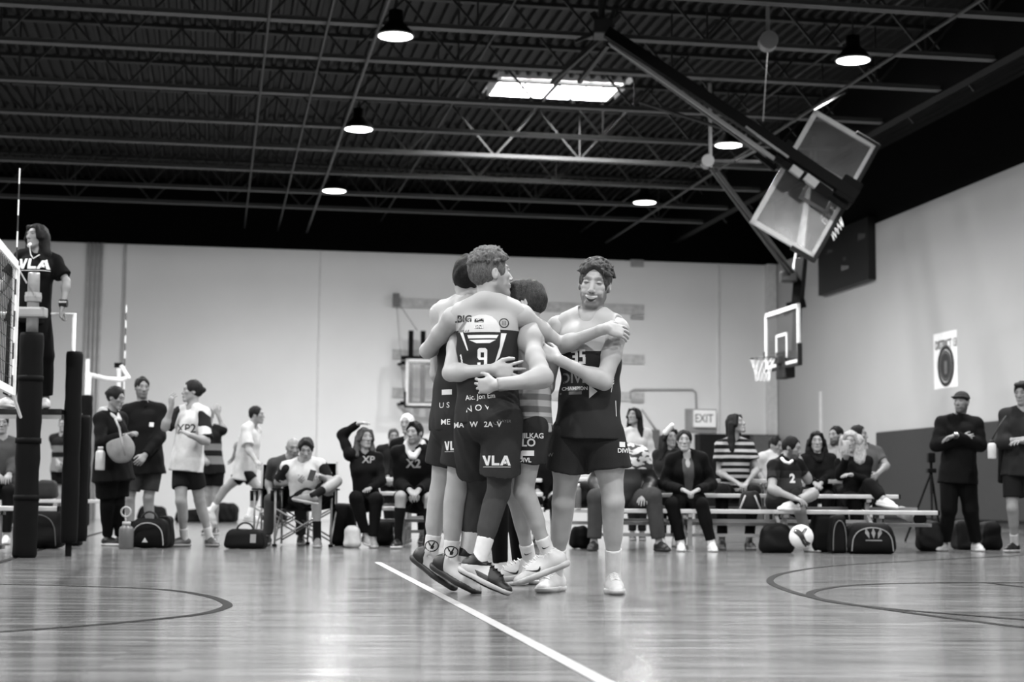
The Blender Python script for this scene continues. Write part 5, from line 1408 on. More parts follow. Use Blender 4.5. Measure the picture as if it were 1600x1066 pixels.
# referee on the stand
zs_ = 1.335
ref = man('ref', 'referee woman in a black VLA shirt standing on the raised stand', 15.1, 1.68, (46, 487), (60, 398), (57, 370), -8, floor=zs_, fem=True, w=1.07, look=(-28, 4, 0),
  arms={'L': [(104, 440, .0), (97, 482, -.1), {'tip': (95, 496, -.1), 'n': (0, 0, -1), 'curl': .7}], 'R': [(8, 440, .05), (-8, 470, -.1)]}, sh={'L': (88, 410, 'n')},
  legs={'L': [(71, 556, -.02), (71, 630, 'g'), (10,)], 'R': [(24, 556, .0), (14, 630, 'g'), (-15,)]},
  hair=('wavy', .02), top=('tee', .010, {'hem': .12, 'loose': .02, 'upto': .75, 'sl': .03, 'flare': 1.1}), bottom=('pants', .009, {'e': .022}), shoes=(.75, .7), res=.010, skin=.36)
decal(poly_bm([[(x*.1, y*.1) for x, y in p] for p in vla(1)], .015), ref['top'], P(52, 412, 14.95), EX, EZ, WT)
tag(MB().tube([P(48, 381, 14.93), P(44, 384, 14.9)], .014, 10).build('whistle', mat('white_frame', .8, .4), ref['body']), None)
MB().tube([P(46, 384, 14.93), P(48, 398, 14.95), P(52, 404, 14.93), P(62, 398, 14.96)], .005, 6).build('lanyard', white, ref['body'])
MB().tube([P(99, 474, 15.0)-Vector((.035, 0, 0)), P(99, 474, 15.0)+Vector((.035, 0, 0))], .036, 12).build('wristwatch', mat('watch', .03, .3), ref['body'])
# woman in a black coat
b1 = man('coat', 'woman in a long black coat with a light hood holding a round bag', 18.1, 1.74, (176, 727), (172, 650), (181, 622), 62, GS, fem=True, w=1.09, look=(70, -14, 0), dn=-.02,
  arms={'R': [(158, 693, 'n'), (196, 680, 'n'), {'curl': .6}], 'L': [(190, 695, 'f'), (205, 680, 'n'), {'curl': .6}]},
  legs={'R': [(168, 790, .0), (168, 838, 'g'), (60,)], 'L': [(184, 788, .1), (188, 838, 'g'), (70,)]},
  hair=('bun', .02), top=('coat', .010, {'hood': .5, 'hem': .18, 'loose': .03, 'flare': 1.25}), bottom=('pants', .009, {}), shoes=(.02, .6), res=.011)
b2 = man('jacket', 'man with a moustache in a dark work jacket and shorts', 19.3, 1.85, (228, 722), (224, 637), (222, 606), 25, GS, w=1.04, look=(28, -4, 0),
  arms={'R': [(206, 685, .0), (218, 714, 'n'), {'curl': .6}], 'L': [(249, 684, -.05), (226, 712, -.28), {'curl': .6}]},
  legs={'R': [(202, 778, -.05), (205, 835, 'g'), (10,)], 'L': [(232, 778, .0), (236, 835, 'g'), (40,)]},
  hair=('short', .02), beard=.5, top=('jacket', .022, {'hem': .14, 'collar': 1, 'loose': .02}), bottom=('shorts', .10, {'upto': .8}), shoes=(.05, .3), socks=(.03, .4), skin=.36)
decal(poly_bm([rectp(0, 0, .045, .05)], 0), b2['top'], P(234, 663, 19.1), EX, EZ, WT, 'badge')
b3 = man('raglan', 'man in a white tshirt with dark raglan sleeves and dark shorts', 18.1, 1.84, (292, 722), (301, 640), (300, 612), -38, GS, look=(-68, 4, 0), dh=.0,
  arms={'R': [(258, 668, -.05), (268, 636, -.12), {'tip': (268, 618, -.15), 'curl': .5}], 'L': [(322, 690, 'n'), (296, 680, 'n'), {'tip': (284, 672, -.4), 'curl': .5}]},
  legs={'R': [(283, 784, 'n'), (288, 836, 'g'), (-55,)], 'L': [(312, 782, .1), (328, 838, 'g'), (35,)]},
  hair=('bun', .03), top=('tee', .62, {'hem': .1, 'sleeve': .05, 'sleeve_to': .9, 'upto': .85, 'loose': .02, 'sl': .02}), bottom=('shorts', .035, {'upto': .66, 'loose': .02, 'e': .008}), shoes=(.12, .35), socks=(.6, .3), skin=.4)
decal(text_mesh('XP2', .13, .02, .02), b3['top'], P(289, 670, 17.9), EX, EZ, mat('print_faint', .12, .7))
man('farref', 'player in a dark striped jersey raising an arm behind the raglan shirt', 24, 1.78, (330, 735), (327, 670), (325, 650), 0, GS,
  arms={'L': [(350, 672, .0), (341, 648, .0)], 'R': [(312, 700, .0), (318, 715, -.2)]}, legs={'R': [(324, 775, .0), (322, 822, 'g'), (0,)], 'L': [(336, 775, .0), (337, 822, 'g'), (10,)]},
  hair=('short', .3), top=('tee', .03, {'mat': zmat('striped_vest', [(0, .02), (1.0, .25), (1.12, .02), (1.2, .25), (1.3, .02)])}), bottom=('shorts', .01, {}), shoes=(.03, .5), res=.014)
b5 = man('runner', 'running man in a loose white tshirt and black shorts', 22.8, 1.80, (383, 735), (393, 668), (401, 649), 75, GS, look=(85, 0, 0), dh=.02,
  arms={'R': [(388, 703, 'n'), (400, 720, 'n')], 'L': [(372, 695, .2), (366, 712, .3)]},
  legs={'L': [(354, 762, .1), (330, 798, .15), (60, -50)], 'R': [(404, 762, -.1), (390, 806, -.05), (85, -8)]},
  hair=('short', .015), top=('tee', .55, {'hem': .14, 'loose': .035, 'upto': .8, 'sl': .03}), bottom=('shorts', .012, {'upto': .6, 'loose': .015, 'e': .008}), shoes=(.5, .5), socks=(.75, .3), skin=.36)
man('seatleft', 'person in a grey top seated behind the padded net post', 19.0, 1.76, (4, 765), (4, 690), (2, 662), 20, GS, w=1.02,
  arms={'L': [(22, 722, .0), (14, 742, -.3)], 'R': [(-16, 722, .0), (-4, 742, -.3)]}, legs={'R': [(-14, 765, 'n'), (-12, 822, 'g'), (0,)], 'L': [(14, 768, 'n'), (10, 828, 'g'), (10,)]},
  hair=('short', .03), top=('long', .12, {'sit': True}), bottom=('pants', .012, {}), shoes=(.7, .6), res=.013)
man('vest', 'far player in a dark striped vest glimpsed between the pads', 27, 1.76, (96, 732), (98, 682), (100, 664), -20, GS,
  arms={'R': [(88, 708, .0), (90, 722, -.15)], 'L': [(108, 708, .0), (106, 722, -.15)]}, legs={'R': [(93, 772, .0), (93, 812, 'g'), (0,)], 'L': [(100, 772, .0), (101, 812, 'g'), (0,)]},
  hair=('short', .03), top=('tee', .02, {'mat': zmat('striped_vest2', [(0, .3), (1.15, .02), (1.24, .25), (1.34, .02)])}), bottom=('shorts', .01, {}), shoes=(.03, .5), res=.015)
# --- middle, seated
b6 = man('bald', 'older bald man in a grey shirt seated in a folding chair', 19.4, 1.78, (452, 784), (452, 720), (458, 700), 20, GM, w=1.06, look=(20, -12, 0), dn=-.1,
  arms={'R': [(420, 752, .0), (424, 782, -.2)], 'L': [(485, 755, -.1), (470, 775, -.3)]}, legs={'R': [(423, 782, 'n'), (418, 836, 'g'), (-5,)], 'L': [(470, 785, 'n'), (470, 838, 'g'), (10,)]},
  hair=('bald', .25), top=('tee', .12, {'sit': True, 'loose': .03, 'upto': .8}), bottom=('pants', .12, {}), shoes=(.05, .4), beard=.3)
b7 = man('phone', 'young man in a raglan shirt reading a phone in a camping chair', 18.6, 1.82, (478, 782), (474, 724), (478, 702), 4, GM, look=(8, -22, 0), dn=-.12, dh=-.03,
  arms={'R': [(434, 754, .0), (466, 754, 'n'), {'tip': (482, 748, -.45), 'curl': .7}], 'L': [(516, 752, -.1), (500, 744, -.3), {'tip': (490, 742, -.42), 'curl': .7}]},
  legs={'R': [(494, 774, 'n'), (496, 838, 'g'), (8,)], 'L': [(526, 752, 'n'), (488, 776, 'n'), (-80, 10)]},
  hair=('part', .04), top=('tee', .6, {'sit': True, 'sleeve': .05, 'sleeve_to': .8, 'upto': .75, 'loose': .02}), bottom=('shorts', .02, {'upto': .55}), shoes=(.2, .45), socks=(.02, .42), skin=.38)
b8 = man('handhead', 'woman in a black top resting one hand on her head', 18.7, 1.70, (573, 785), (568, 712), (570, 685), 14, GM, fem=True, w=1.02, look=(30, 4, 0),
  arms={'R': [(534, 680, .05), (560, 662, 'n'), {'tip': (574, 660, -.1), 'n': (.3, 0, -1), 'curl': .3}], 'L': [(596, 752, -.05), (578, 764, 'n'), {'tip': (566, 766, -.5), 'n': (0, 0, -1)}]}, sh={'R': (546, 712, 'n')},
  legs={'R': [(556, 778, 'n'), (572, 838, -.35), (20, -10)], 'L': [(588, 780, 'n'), (583, 842, 'g'), (10,)]},
  hair=('mid', .14), top=('long', .010, {'sit': True}), bottom=('pants', .010, {}), shoes=(.3, .5), skin=.38)
decal(text_mesh('XP', .11, .02, .02), b8['top'], P(573, 718, 18.4), EX, EZ, WG)
b9 = man('mustache', 'man with dark wavy hair in a black X2 sweatshirt seated forward', 18.5, 1.82, (648, 785), (647, 703), (648, 677), -4, GM, w=1.04, look=(-28, 0, 0), dn=-.18, dh=-.02,
  arms={'R': [(625, 756, -.1), (640, 766, -.45), {'tip': (648, 774, -.5), 'curl': .6}], 'L': [(674, 754, -.1), (654, 766, -.45), {'tip': (646, 775, -.5), 'curl': .6}]},
  legs={'R': [(626, 776, 'n'), (622, 838, 'g'), (-12,)], 'L': [(672, 778, 'n'), (668, 838, 'g'), (14,)]},
  hair=('part', .015), top=('long', .008, {'sit': True, 'e': .018, 'hood': .55}), bottom=('shorts', .01, {'upto': .7}), shoes=(.02, .6), socks=(.012, .75), skin=.38, beard=.45)
decal(text_mesh('X2', .13, .03, .02), b9['top'], P(646, 725, 18.2), EX, EZ, WG)
man('whitehair', 'white haired older man with glasses seated behind the X2 man', 20.6, 1.78, (640, 775), (640, 690), (636, 662), -10, GM, look=(-18, -4, 0), dn=-.05,
  arms={'R': [(615, 738, .0), (625, 765, -.3)], 'L': [(668, 738, .0), (660, 765, -.3)]}, legs={'R': [(625, 775, 'n'), (622, 825, 'g'), (0,)], 'L': [(660, 775, 'n'), (660, 825, 'g'), (0,)]},
  hair=('short', .75), top=('long', .012, {'sit': True}), bottom=('pants', .012, {}), shoes=(.05, .4), res=.013, skin=.4)
man('farsmall', 'small far figure in dark clothes between two seated men', 24, 1.7, (612, 755), (613, 700), (615, 683), 10, GM,
  arms={'R': [(602, 722, .0), (606, 745, -.2)], 'L': [(624, 722, .0), (620, 745, -.2)]}, legs={'R': [(606, 780, .0), (606, 820, 'g'), (0,)], 'L': [(618, 780, .0), (618, 820, 'g'), (0,)]},
  hair=('short', .1), top=('long', .03, {}), bottom=('pants', .02, {}), shoes=(.05, .4), res=.015, skin=.3)
man('behindC', 'dark haired person in black seated behind the striped shirt player', 20.2, 1.78, (852, 782), (852, 700), (853, 672), 10, GM,
  arms={'R': [(828, 745, .0), (840, 768, -.3)], 'L': [(880, 745, .0), (868, 768, -.3)]}, legs={'R': [(838, 782, 'n'), (838, 836, 'g'), (0,)], 'L': [(868, 782, 'n'), (868, 836, 'g'), (0,)]},
  hair=('short', .03), top=('long', .012, {'sit': True}), bottom=('pants', .012, {}), shoes=(.05, .4), res=.013, skin=.36)
# --- right, seated
man('glasses', 'dark haired woman with glasses in a white sweater standing behind', 22.5, 1.72, (995, 735), (993, 674), (991, 651), 0, GR, fem=True, look=(-35, 12, 0),
  arms={'R': [(970, 712, .0), (978, 735, -.2)], 'L': [(1018, 712, .0), (1008, 735, -.2)]}, legs={'R': [(988, 782, .0), (988, 828, 'g'), (0,)], 'L': [(1003, 782, .0), (1003, 828, 'g'), (0,)]},
  hair=('long', .012), top=('sweater', .55, {'hem': .12}), bottom=('pants', .03, {}), shoes=(.05, .4), skin=.36)
b14 = man('patterned', 'broad person in a white and black patterned jacket with grey trousers', 18.2, 1.84, (975, 782), (972, 704), (958, 682), -8, GR, w=1.15, belly=.06, look=(-60, -20, 0), dn=-.2,
  arms={'R': [(930, 752, -.05), (944, 778, -.35)], 'L': [(1018, 752, -.05), (1008, 775, -.4)]},
  legs={'R': [(932, 778, -.45), (928, 842, 'g'), (-15,)], 'L': [(1020, 776, -.45), (1030, 842, 'g'), (25,)]},
  hair=('short', .1), top=('jacket', .02, {'sit': True, 'loose': .03}), bottom=('pants', .11, {'e': .03}), shoes=(.025, .05), skin=.36)
mt, nt, b = _base('patterned_cloth'); tc = nt.nodes.new('ShaderNodeTexCoord'); mp = nt.nodes.new('ShaderNodeMapping'); mp.inputs['Rotation'].default_value = (.4, .6, .5); mp.inputs['Scale'].default_value = (1, 1, 2.2)
nz = nt.nodes.new('ShaderNodeTexNoise'); nz.inputs['Scale'].default_value = 11; nz.inputs['Detail'].default_value = 1
nt.links.new(tc.outputs['Object'], mp.inputs[0]); nt.links.new(mp.outputs[0], nz.inputs['Vector'])
cr = nt.nodes.new('ShaderNodeValToRGB'); cr.color_ramp.interpolation = 'CONSTANT'; cr.color_ramp.elements[0].color = (.6, .6, .6, 1); cr.color_ramp.elements[1].position = .53; cr.color_ramp.elements[1].color = (.03, .03, .03, 1)
sx = nt.nodes.new('ShaderNodeSeparateXYZ'); nt.links.new(tc.outputs['Object'], sx.inputs[0])
gt = nt.nodes.new('ShaderNodeMath'); gt.operation = 'GREATER_THAN'; gt.inputs[1].default_value = ZP(1000, 733, 18.0); nt.links.new(sx.outputs['Z'], gt.inputs[0])
mx = nt.nodes.new('ShaderNodeMix'); mx.data_type = 'RGBA'; mx.inputs[6].default_value = (.015, .015, .015, 1)
nt.links.new(nz.outputs['Fac'], cr.inputs[0]); nt.links.new(gt.outputs[0], mx.inputs[0]); nt.links.new(cr.outputs[0], mx.inputs[7]); nt.links.new(mx.outputs[2], b.inputs['Base Color'])
b14['top'].data.materials[0] = mt
man('scrunchie', 'dark haired woman with a white hair band behind the woman in black', 20.0, 1.68, (1042, 770), (1047, 708), (1047, 684), -20, GR, fem=True, look=(20, 0, 0),
  arms={'R': [(1025, 745, .0), (1032, 765, -.2)], 'L': [(1062, 745, .0), (1058, 765, -.2)]}, legs={'R': [(1035, 775, 'n'), (1034, 830, 'g'), (0,)], 'L': [(1055, 775, 'n'), (1055, 830, 'g'), (0,)]},
  hair=('wavy', .03), top=('long', .05, {'sit': True}), bottom=('pants', .02, {}), shoes=(.5, .4), res=.013, skin=.38)
S = SDF(); S.rc(V3(P(1040, 676, 19.85)), V3(P(1050, 665, 19.8)), .035, .03, .02)
me_ = S.mesh('hair_band', .01); shift(me_, PH[-1][1].origin); link('hair_band', me_, cloth(.75), PH[-1][1].body)
b16 = man('vneck', 'smiling woman in a black jacket over a grey V neck top', 18.2, 1.68, (1075, 786), (1073, 713), (1069, 689), 2, GR, fem=True, w=1.14, look=(-4, 2, 0), dn=-.08,
  arms={'R': [(1037, 757, -.05), (1068, 766, -.4), {'tip': (1080, 772, -.45), 'curl': .5}], 'L': [(1112, 757, -.05), (1090, 766, -.4), {'tip': (1078, 772, -.45), 'curl': .5}]},
  legs={'R': [(1050, 788, 'n'), (1064, 844, 'g'), (-4,)], 'L': [(1096, 788, 'n'), (1112, 846, 'g'), (4,)]},
  hair=('tied', .02), top=('jacket', .010, {'sit': True, 'loose': .01, 'open': 1, 'inner': .14}), bottom=('pants', .008, {}), shoes=(.72, .7), socks=(.7, .25), skin=.42, lips=.9)
z17 = P(1148, 700, 18.9).z
b17 = man('striped', 'long haired woman in a striped tshirt looking up to the right', 19.0, 1.74, (1150, 772), (1147, 692), (1150, 663), 8, GR, fem=True, w=1.06, look=(58, 16, 0),
  arms={'R': [(1124, 738, .0), (1154, 756, -.35), {'curl': .5}], 'L': [(1183, 734, -.02), (1166, 756, -.35), {'curl': .5}]},
  legs={'R': [(1128, 766, 'n'), (1128, 832, 'g'), (-10,)], 'L': [(1178, 768, 'n'), (1170, 832, 'g'), (10,)]},
  hair=('long', .02), top=('tee', .4, {'sit': True, 'loose': .025, 'upto': .6, 'sl': .03, 'hem': .1,
  'mat': zmat('striped_tee', [(0, .02)]+[v for i in range(10) for v in ((z17-.50+i*.075, .45), (z17-.50+i*.075+.034, .018))])}), bottom=('pants', .025, {}), shoes=(.15, .4), skin=.38)
b18 = man('number2', 'bearded man in a number 2 jersey sitting cross legged on the bleacher', 18.1, 1.82, (1222, 785), (1228, 722), (1237, 700), 42, GR, w=1.11, belly=.05, look=(60, -14, 0), dn=-.08,
  arms={'R': [(1206, 765, 'n'), (1240, 778, 'n')], 'L': [(1262, 750, .1), (1253, 730, .05)]},
  legs={'R': [(1270, 772, -.3), (1240, 786, -.5), (-60, 0)], 'L': [(1250, 797, -.35), (1264, 842, 'g'), (25,)]},
  hair=('short', .012), beard=.75, top=('tee', .03, {'sit': True, 'loose': .02, 'mat': zmat('jersey_two', [(0, .11), (P(1, 740, 18).z, .05), (P(1, 728, 18).z, .015)])}), bottom=('shorts', .05, {'upto': .8}), shoes=(.7, .7), socks=(.02, .3), skin=.36)
decal(text_mesh('2', .13, .04, .02), b18['top'], P(1243, 748, 17.7), EX, EZ, WT)
tag(MB().tube([P(1221, 716, 17.8), P(1226, 722, 17.75), P(1233, 724, 17.75), P(1238, 720, 17.8)], .016, 8).build('collar_trim', white, b18['body'], True), None)
man('hooded', 'dark haired woman in a dark hooded top looking towards the camera', 19.3, 1.70, (1280, 772), (1277, 714), (1276, 690), 0, GR, fem=True, look=(-6, 0, 0),
  arms={'R': [(1258, 744, -.05), (1274, 756, -.35), {'curl': .5}], 'L': [(1300, 742, -.05), (1282, 756, -.35), {'curl': .5}]}, legs={'R': [(1268, 778, 'n'), (1268, 838, 'g'), (0,)], 'L': [(1294, 778, 'n'), (1292, 838, 'g'), (0,)]},
  hair=('hoodhair', .012), top=('hoodie', .014, {'sit': True, 'hood': .014}), bottom=('pants', .012, {}), shoes=(.05, .4), skin=.40)
b20 = man('cup', 'woman with long wavy blonde hair drinking from a cup with legs crossed', 18.9, 1.70, (1340, 780), (1333, 718), (1330, 690), -15, GR, fem=True, look=(-25, -6, 0),
  arms={'R': [(1312, 744, .0), (1322, 716, 'n'), {'tip': (1323, 702, -.3), 'curl': .7}], 'L': [(1352, 752, -.1), (1330, 742, -.4), {'tip': (1320, 742, -.45), 'n': (0, 0, -1)}]},
  legs={'L': [(1358, 758, -.4), (1380, 780, -.55), (45, -10)], 'R': [(1335, 782, 'n'), (1342, 838, 'g'), (10,)]},
  hair=('mane', .42), top=('long', .010, {'sit': True}), bottom=('pants', .009, {}), shoes=(.75, .7), skin=.42)
cp = P(1322, 697, 18.5)
tag(MB().lathe(cp-Vector((0, 0, .07)), [(.028, 0), (.036, .12), (.038, .125), (.036, .13)], 18).build('paper_cup', mat('paper_cup', .7, .5), None, True, cp-Vector((0, 0, .07))), 'small white paper cup held by the blonde woman', 'cup')
man('greyshirt', 'man in a grey tshirt with a wristwatch behind the blonde woman', 20.3, 1.80, (1352, 765), (1350, 702), (1342, 680), 20, GR, w=1.02, look=(60, 0, 0),
  arms={'L': [(1385, 728, -.05), (1370, 742, -.3)], 'R': [(1325, 735, .0), (1332, 750, -.2)]}, legs={'R': [(1345, 772, 'n'), (1345, 828, 'g'), (0,)], 'L': [(1372, 772, 'n'), (1372, 828, 'g'), (0,)]},
  hair=('short', .03), top=('tee', .16, {'sit': True}), bottom=('pants', .03, {}), shoes=(.05, .4), skin=.34)
man('beard2', 'bearded man looking left between the two dark haired women', 21, 1.80, (1305, 760), (1308, 702), (1306, 681), -20, GR, look=(-50, 0, 0),
  arms={'R': [(1290, 735, .0), (1296, 752, -.2)], 'L': [(1328, 735, .0), (1322, 752, -.2)]}, legs={'R': [(1298, 770, 'n'), (1298, 820, 'g'), (0,)], 'L': [(1318, 770, 'n'), (1318, 820, 'g'), (0,)]},
  hair=('short', .02), beard=.8, top=('tee', .35, {'sit': True}), bottom=('pants', .02, {}), shoes=(.05, .4), res=.013, skin=.36)
man('whiteback', 'dark haired person in a white tshirt behind the number 2 jersey', 21.5, 1.76, (1207, 765), (1209, 712), (1212, 697), 30, GR, look=(40, -10, 0),
  arms={'R': [(1190, 740, .0), (1196, 755, -.2)], 'L': [(1228, 740, .0), (1222, 755, -.2)]}, legs={'R': [(1200, 772, 'n'), (1200, 820, 'g'), (0,)], 'L': [(1216, 772, 'n'), (1216, 820, 'g'), (0,)]},
  hair=('short', .02), top=('tee', .6, {'sit': True}), bottom=('pants', .05, {}), shoes=(.05, .4), res=.013, skin=.34)
# --- standing on the right
b24 = man('cap', 'man in a baseball cap and dark quilted jacket with folded arms', 18.4, 1.76, (1497, 742), (1499, 657), (1502, 630), -8, 'people standing at the right', w=1.07, look=(-38, 6, 0),
  arms={'R': [(1463, 696, -.06), (1504, 686, -.2), {'tip': (1518, 684, -.2), 'curl': .5}], 'L': [(1532, 696, -.06), (1493, 681, -.26), {'tip': (1479, 684, -.24), 'curl': .4}]},
  legs={'R': [(1483, 795, .0), (1475, 848, 'g'), (-32,)], 'L': [(1516, 796, .0), (1525, 850, 'g'), (5,)]},
  hair=('buzz', .03), top=('jacket', .012, {'hem': .1, 'collar': 1, 'wr': .004, 'wf': 60}), bottom=('pants', .008, {'e': .026}), shoes=(.55, .6), beard=.6, skin=.34)
h_ = b24['H']; hh = h_.hg; E = lambda a, b, d: h_.hc+(h_.hf[0]*a+h_.hf[1]*b+h_.hf[2]*d)*hh
S = SDF(); S.ell(E(0, -.01, .05), nv([.09, .108, .088])*hh, h_.hf, .01); S.half(E(0, 0, .045), -h_.hf[2]-h_.hf[1]*.1)
S.rc(E(-.035, .08, .055), E(.035, .08, .055), .055*hh, .055*hh, .015, h_.hf[2], .16)
me_ = S.mesh('cap', .007); shift(me_, h_.origin); link('cap', me_, cloth(.09), h_.body)
MB().tube([Vector(h_.wr['L'])-Vector((.02, 0, .0)), Vector(h_.wr['L'])+Vector((.02, 0, .0))], .04, 12).build('wristwatch', mat('watch', .03, .3), h_.body)
b25 = man('edge', 'young man in a dark grey sweater and shorts at the right edge', 18.1, 1.86, (1596, 730), (1600, 645), (1597, 615), -12, 'people standing at the right', look=(-35, -8, 0),
  arms={'R': [(1566, 692, -.05), (1604, 686, -.24), {'curl': .5}], 'L': [(1634, 690, -.05), (1598, 690, -.25)]},
  legs={'R': [(1582, 794, -.02), (1585, 845, 'g'), (-45,)], 'L': [(1612, 794, .0), (1616, 845, 'g'), (20,)]},
  hair=('sweep', .05), top=('long', .06, {'hem': .1, 'upto': 1.3, 'e': .018}), bottom=('shorts', .035, {'upto': .74}), shoes=(.02, .6), socks=(.6, .3), skin=.36)

# ------------------------------------------------------------------ things around the people
def blob(name, label, cat, px, pyb, wpx, hpx, dep, D, tone, pipe=None, z0=0.0, seed=1, parts=(), group=None, rough=.7, handle=False, wr=.008, res=.012):
    s_ = 2611/D; c = P(px, pyb, D); c.z = z0; W_ = wpx/s_/2; Hh = hpx/s_/2
    S = SDF(); cc = V3((c.x, D, z0+Hh)); r_ = min(W_, Hh, dep/2)*.55
    def fn(X, Y, Z):
        tz = np.clip((Z-z0)/(2*Hh), 0, 1); k = 1-.22*tz*tz
        qx = np.abs(X-cc[0])/k-(W_-r_); qy = np.abs(Y-cc[1])/k-(dep/2-r_); qz = np.abs(Z-cc[2])-(Hh-r_)
        return np.sqrt(np.maximum(qx, 0)**2+np.maximum(qy, 0)**2+np.maximum(qz, 0)**2)+np.minimum(np.maximum(np.maximum(qx, qy), qz), 0)-r_
    S.add(fn, cc-np.array([W_, dep/2, Hh]), cc+np.array([W_, dep/2, Hh]), .01, 'u')
    S.half((0, 0, z0), (0, 0, -1))
    if wr: S.warp(wr, 16, seed)
    me = S.mesh(name, res); o_ = np.array([c.x, D, z0]); shift(me, o_)
    o = link(name, me, cloth(tone, rough), None, Vector(o_)); tag(o, label, cat, group)
    if pipe is not None:
        f = D-dep/2-.006; pts = []
        for k in range(21):
            a = math.pi*k/20; pts.append((c.x-W_*.78*math.cos(a) if 0 < k < 20 else c.x-W_*.8*math.cos(a), f, z0+Hh*.25+Hh*1.45*math.sin(a)**.6))
        MB().tube([(pts[0][0], f, z0+.03)]+pts+[(pts[-1][0], f, z0+.03)], .006, 6).build('piping', mat('piping', pipe, .6), o, True)
    if handle:
        pts = [(c.x+W_*.4*math.cos(math.pi*k/10), D-dep*.2, z0+2*Hh-.02+.09*math.sin(math.pi*k/10)) for k in range(11)]
        MB().tube(pts, .012, 6).build('handle', mat('strap_dark', .03, .7), o, True)
    return o
def mark(o, polys, px, py, D, m_, name='emblem'): return decal(poly_bm(polys, .02), o, P(px, py, D), EX, EZ, m_, name, off=.003, reach=.4)
BG = 'sports bags around the benches'
o = blob('backpack', 'black backpack with light curved piping on the floor beside the man with bare legs', 'bag', 234, 853, 62, 46, .26, 17.7, .015, pipe=.45, group=BG, handle=True)
mark(o, [[(-.03, -.02), (.03, -.02), (.0, .03)]], 224, 845, 17.5, WT)
blob('backpack', 'black backpack standing behind the one with light piping', 'bag', 258, 852, 24, 48, .3, 18.0, .015, group=BG, seed=2)
o = blob('duffel_bag', 'low black duffel bag on the floor left of the camping chairs', 'bag', 384, 853, 66, 30, .3, 17.7, .012, group=BG, handle=True)
mark(o, [rectp(0, 0, .06, .09)], 394, 842, 17.5, WG, 'tag')
o = blob('backpack', 'large black backpack under the bench behind the net post pad', 'bag', 64, 862, 74, 62, .35, 17.3, .012, pipe=.12, group=BG)
blob('backpack', 'dark grey backpack top leaning on the far left bench', 'bag', 72, 805, 34, 30, .2, 21.0, .07, group=BG, z0=.5)
blob('duffel_bag', 'small black bag beside the padded ladder leg', 'bag', 118, 846, 20, 22, .2, 18.2, .012, group=BG)
o = blob('duffel_bag', 'wide black duffel bag with a white leaf emblem and light piping under the bleacher', 'bag', 1358, 862, 80, 48, .34, 17.45, .010, pipe=.35, group=BG)
for dx, an_ in ((-.045, .5), (0, 0), (.045, -.5)):
    mark(o, [[(dx-.0, -.03), (dx*1.5-.022, .03), (dx*1.7, .085), (dx*1.5+.022, .03)]], 1368, 838, 17.2, WG)
mark(o, [rectp(0, 0, .17, .012)], 1368, 845, 17.2, WG)
blob('duffel_bag', 'black bag with a thin piping left of the emblem duffel', 'bag', 1308, 862, 26, 60, .3, 17.5, .010, pipe=.2, group=BG, seed=4)
blob('backpack', 'soft black backpack on the floor left of the volleyball', 'bag', 1212, 860, 52, 44, .35, 17.6, .010, group=BG, seed=5, wr=.02)
blob('backpack', 'black backpack behind the volleyball under the bleacher', 'bag', 1284, 858, 34, 60, .3, 17.9, .010, group=BG, seed=6)
blob('handbag', 'grey handbag with two light straps on the front bleacher plank', 'bag', 1172, 797, 34, 28, .2, 17.95, .05, group=BG, z0=.452, seed=7)
for dx in (-.1, .1):
    MB().tube([P(1172, 797, 17.84)+Vector((dx*1.1, 0, .01)), P(1172, 785, 17.84)+Vector((dx*.8, 0, 0)), P(1172, 774, 17.84)+Vector((dx*.5, 0, 0))], .01, 6).build('strap', mat('strap_light', .5, .6), bpy.data.objects['handbag'], True)
blob('backpack', 'dark lumpy backpack on the floor between the bleacher and the man in the cap', 'bag', 1452, 858, 40, 46, .35, 18.6, .03, group=BG, seed=8, wr=.02)
blob('backpack', 'dark sports bag seen between the legs of the man in the cap', 'bag', 1503, 858, 26, 46, .35, 19.2, .035, group=BG, seed=9, wr=.015)
blob('backpack', 'round black bag right of the man in the cap', 'bag', 1546, 858, 32, 44, .35, 19.2, .012, group=BG, seed=10, wr=.015)
blob('duffel_bag', 'black bag on the floor between the two seated XP shirts', 'bag', 536, 858, 40, 66, .35, 19.1, .010, group=BG, seed=11)
blob('tote_bag', 'pale crumpled tote bag on the floor beside the crossed shoes', 'bag', 550, 852, 28, 32, .2, 18.3, .55, group=BG, seed=12, wr=.018)
blob('duffel_bag', 'black bag under the bleacher behind the man in the X2 shirt', 'bag', 598, 858, 34, 40, .3, 19.4, .010, group=BG, seed=13)
blob('duffel_bag', 'black bag under the bench left of the broad seated person', 'bag', 905, 852, 34, 34, .3, 18.6, .012, group=BG, seed=14, wr=.015)
blob('folded_coat', 'dark coat heaped on the bench behind the laughing player', 'coat', 905, 800, 42, 40, .3, 18.4, .015, z0=.455, seed=15, wr=.025)
for i, (x, w_, h_) in enumerate(((238, 44, 24), (300, 50, 20), (352, 40, 30), (430, 36, 22))):
    blob('equipment_bag', ['first', 'second', 'third', 'fourth'][i]+' from the left of the dark bags along the far wall', 'bag', x, 806, w_, h_, .5, 36, .02, group='dark bags along the far wall', seed=20+i, res=.03, wr=.03)
tb = blob('covered_table', 'far table under a black cover at the left', 'table', 45, 806, 72, 52, .8, 33, .01, res=.03, wr=.01)
mark(tb, [[(-.12, .1), (.12, .1), (.06, -.02), (0, -.1), (-.06, -.02)]], 58, 760, 32, WG)
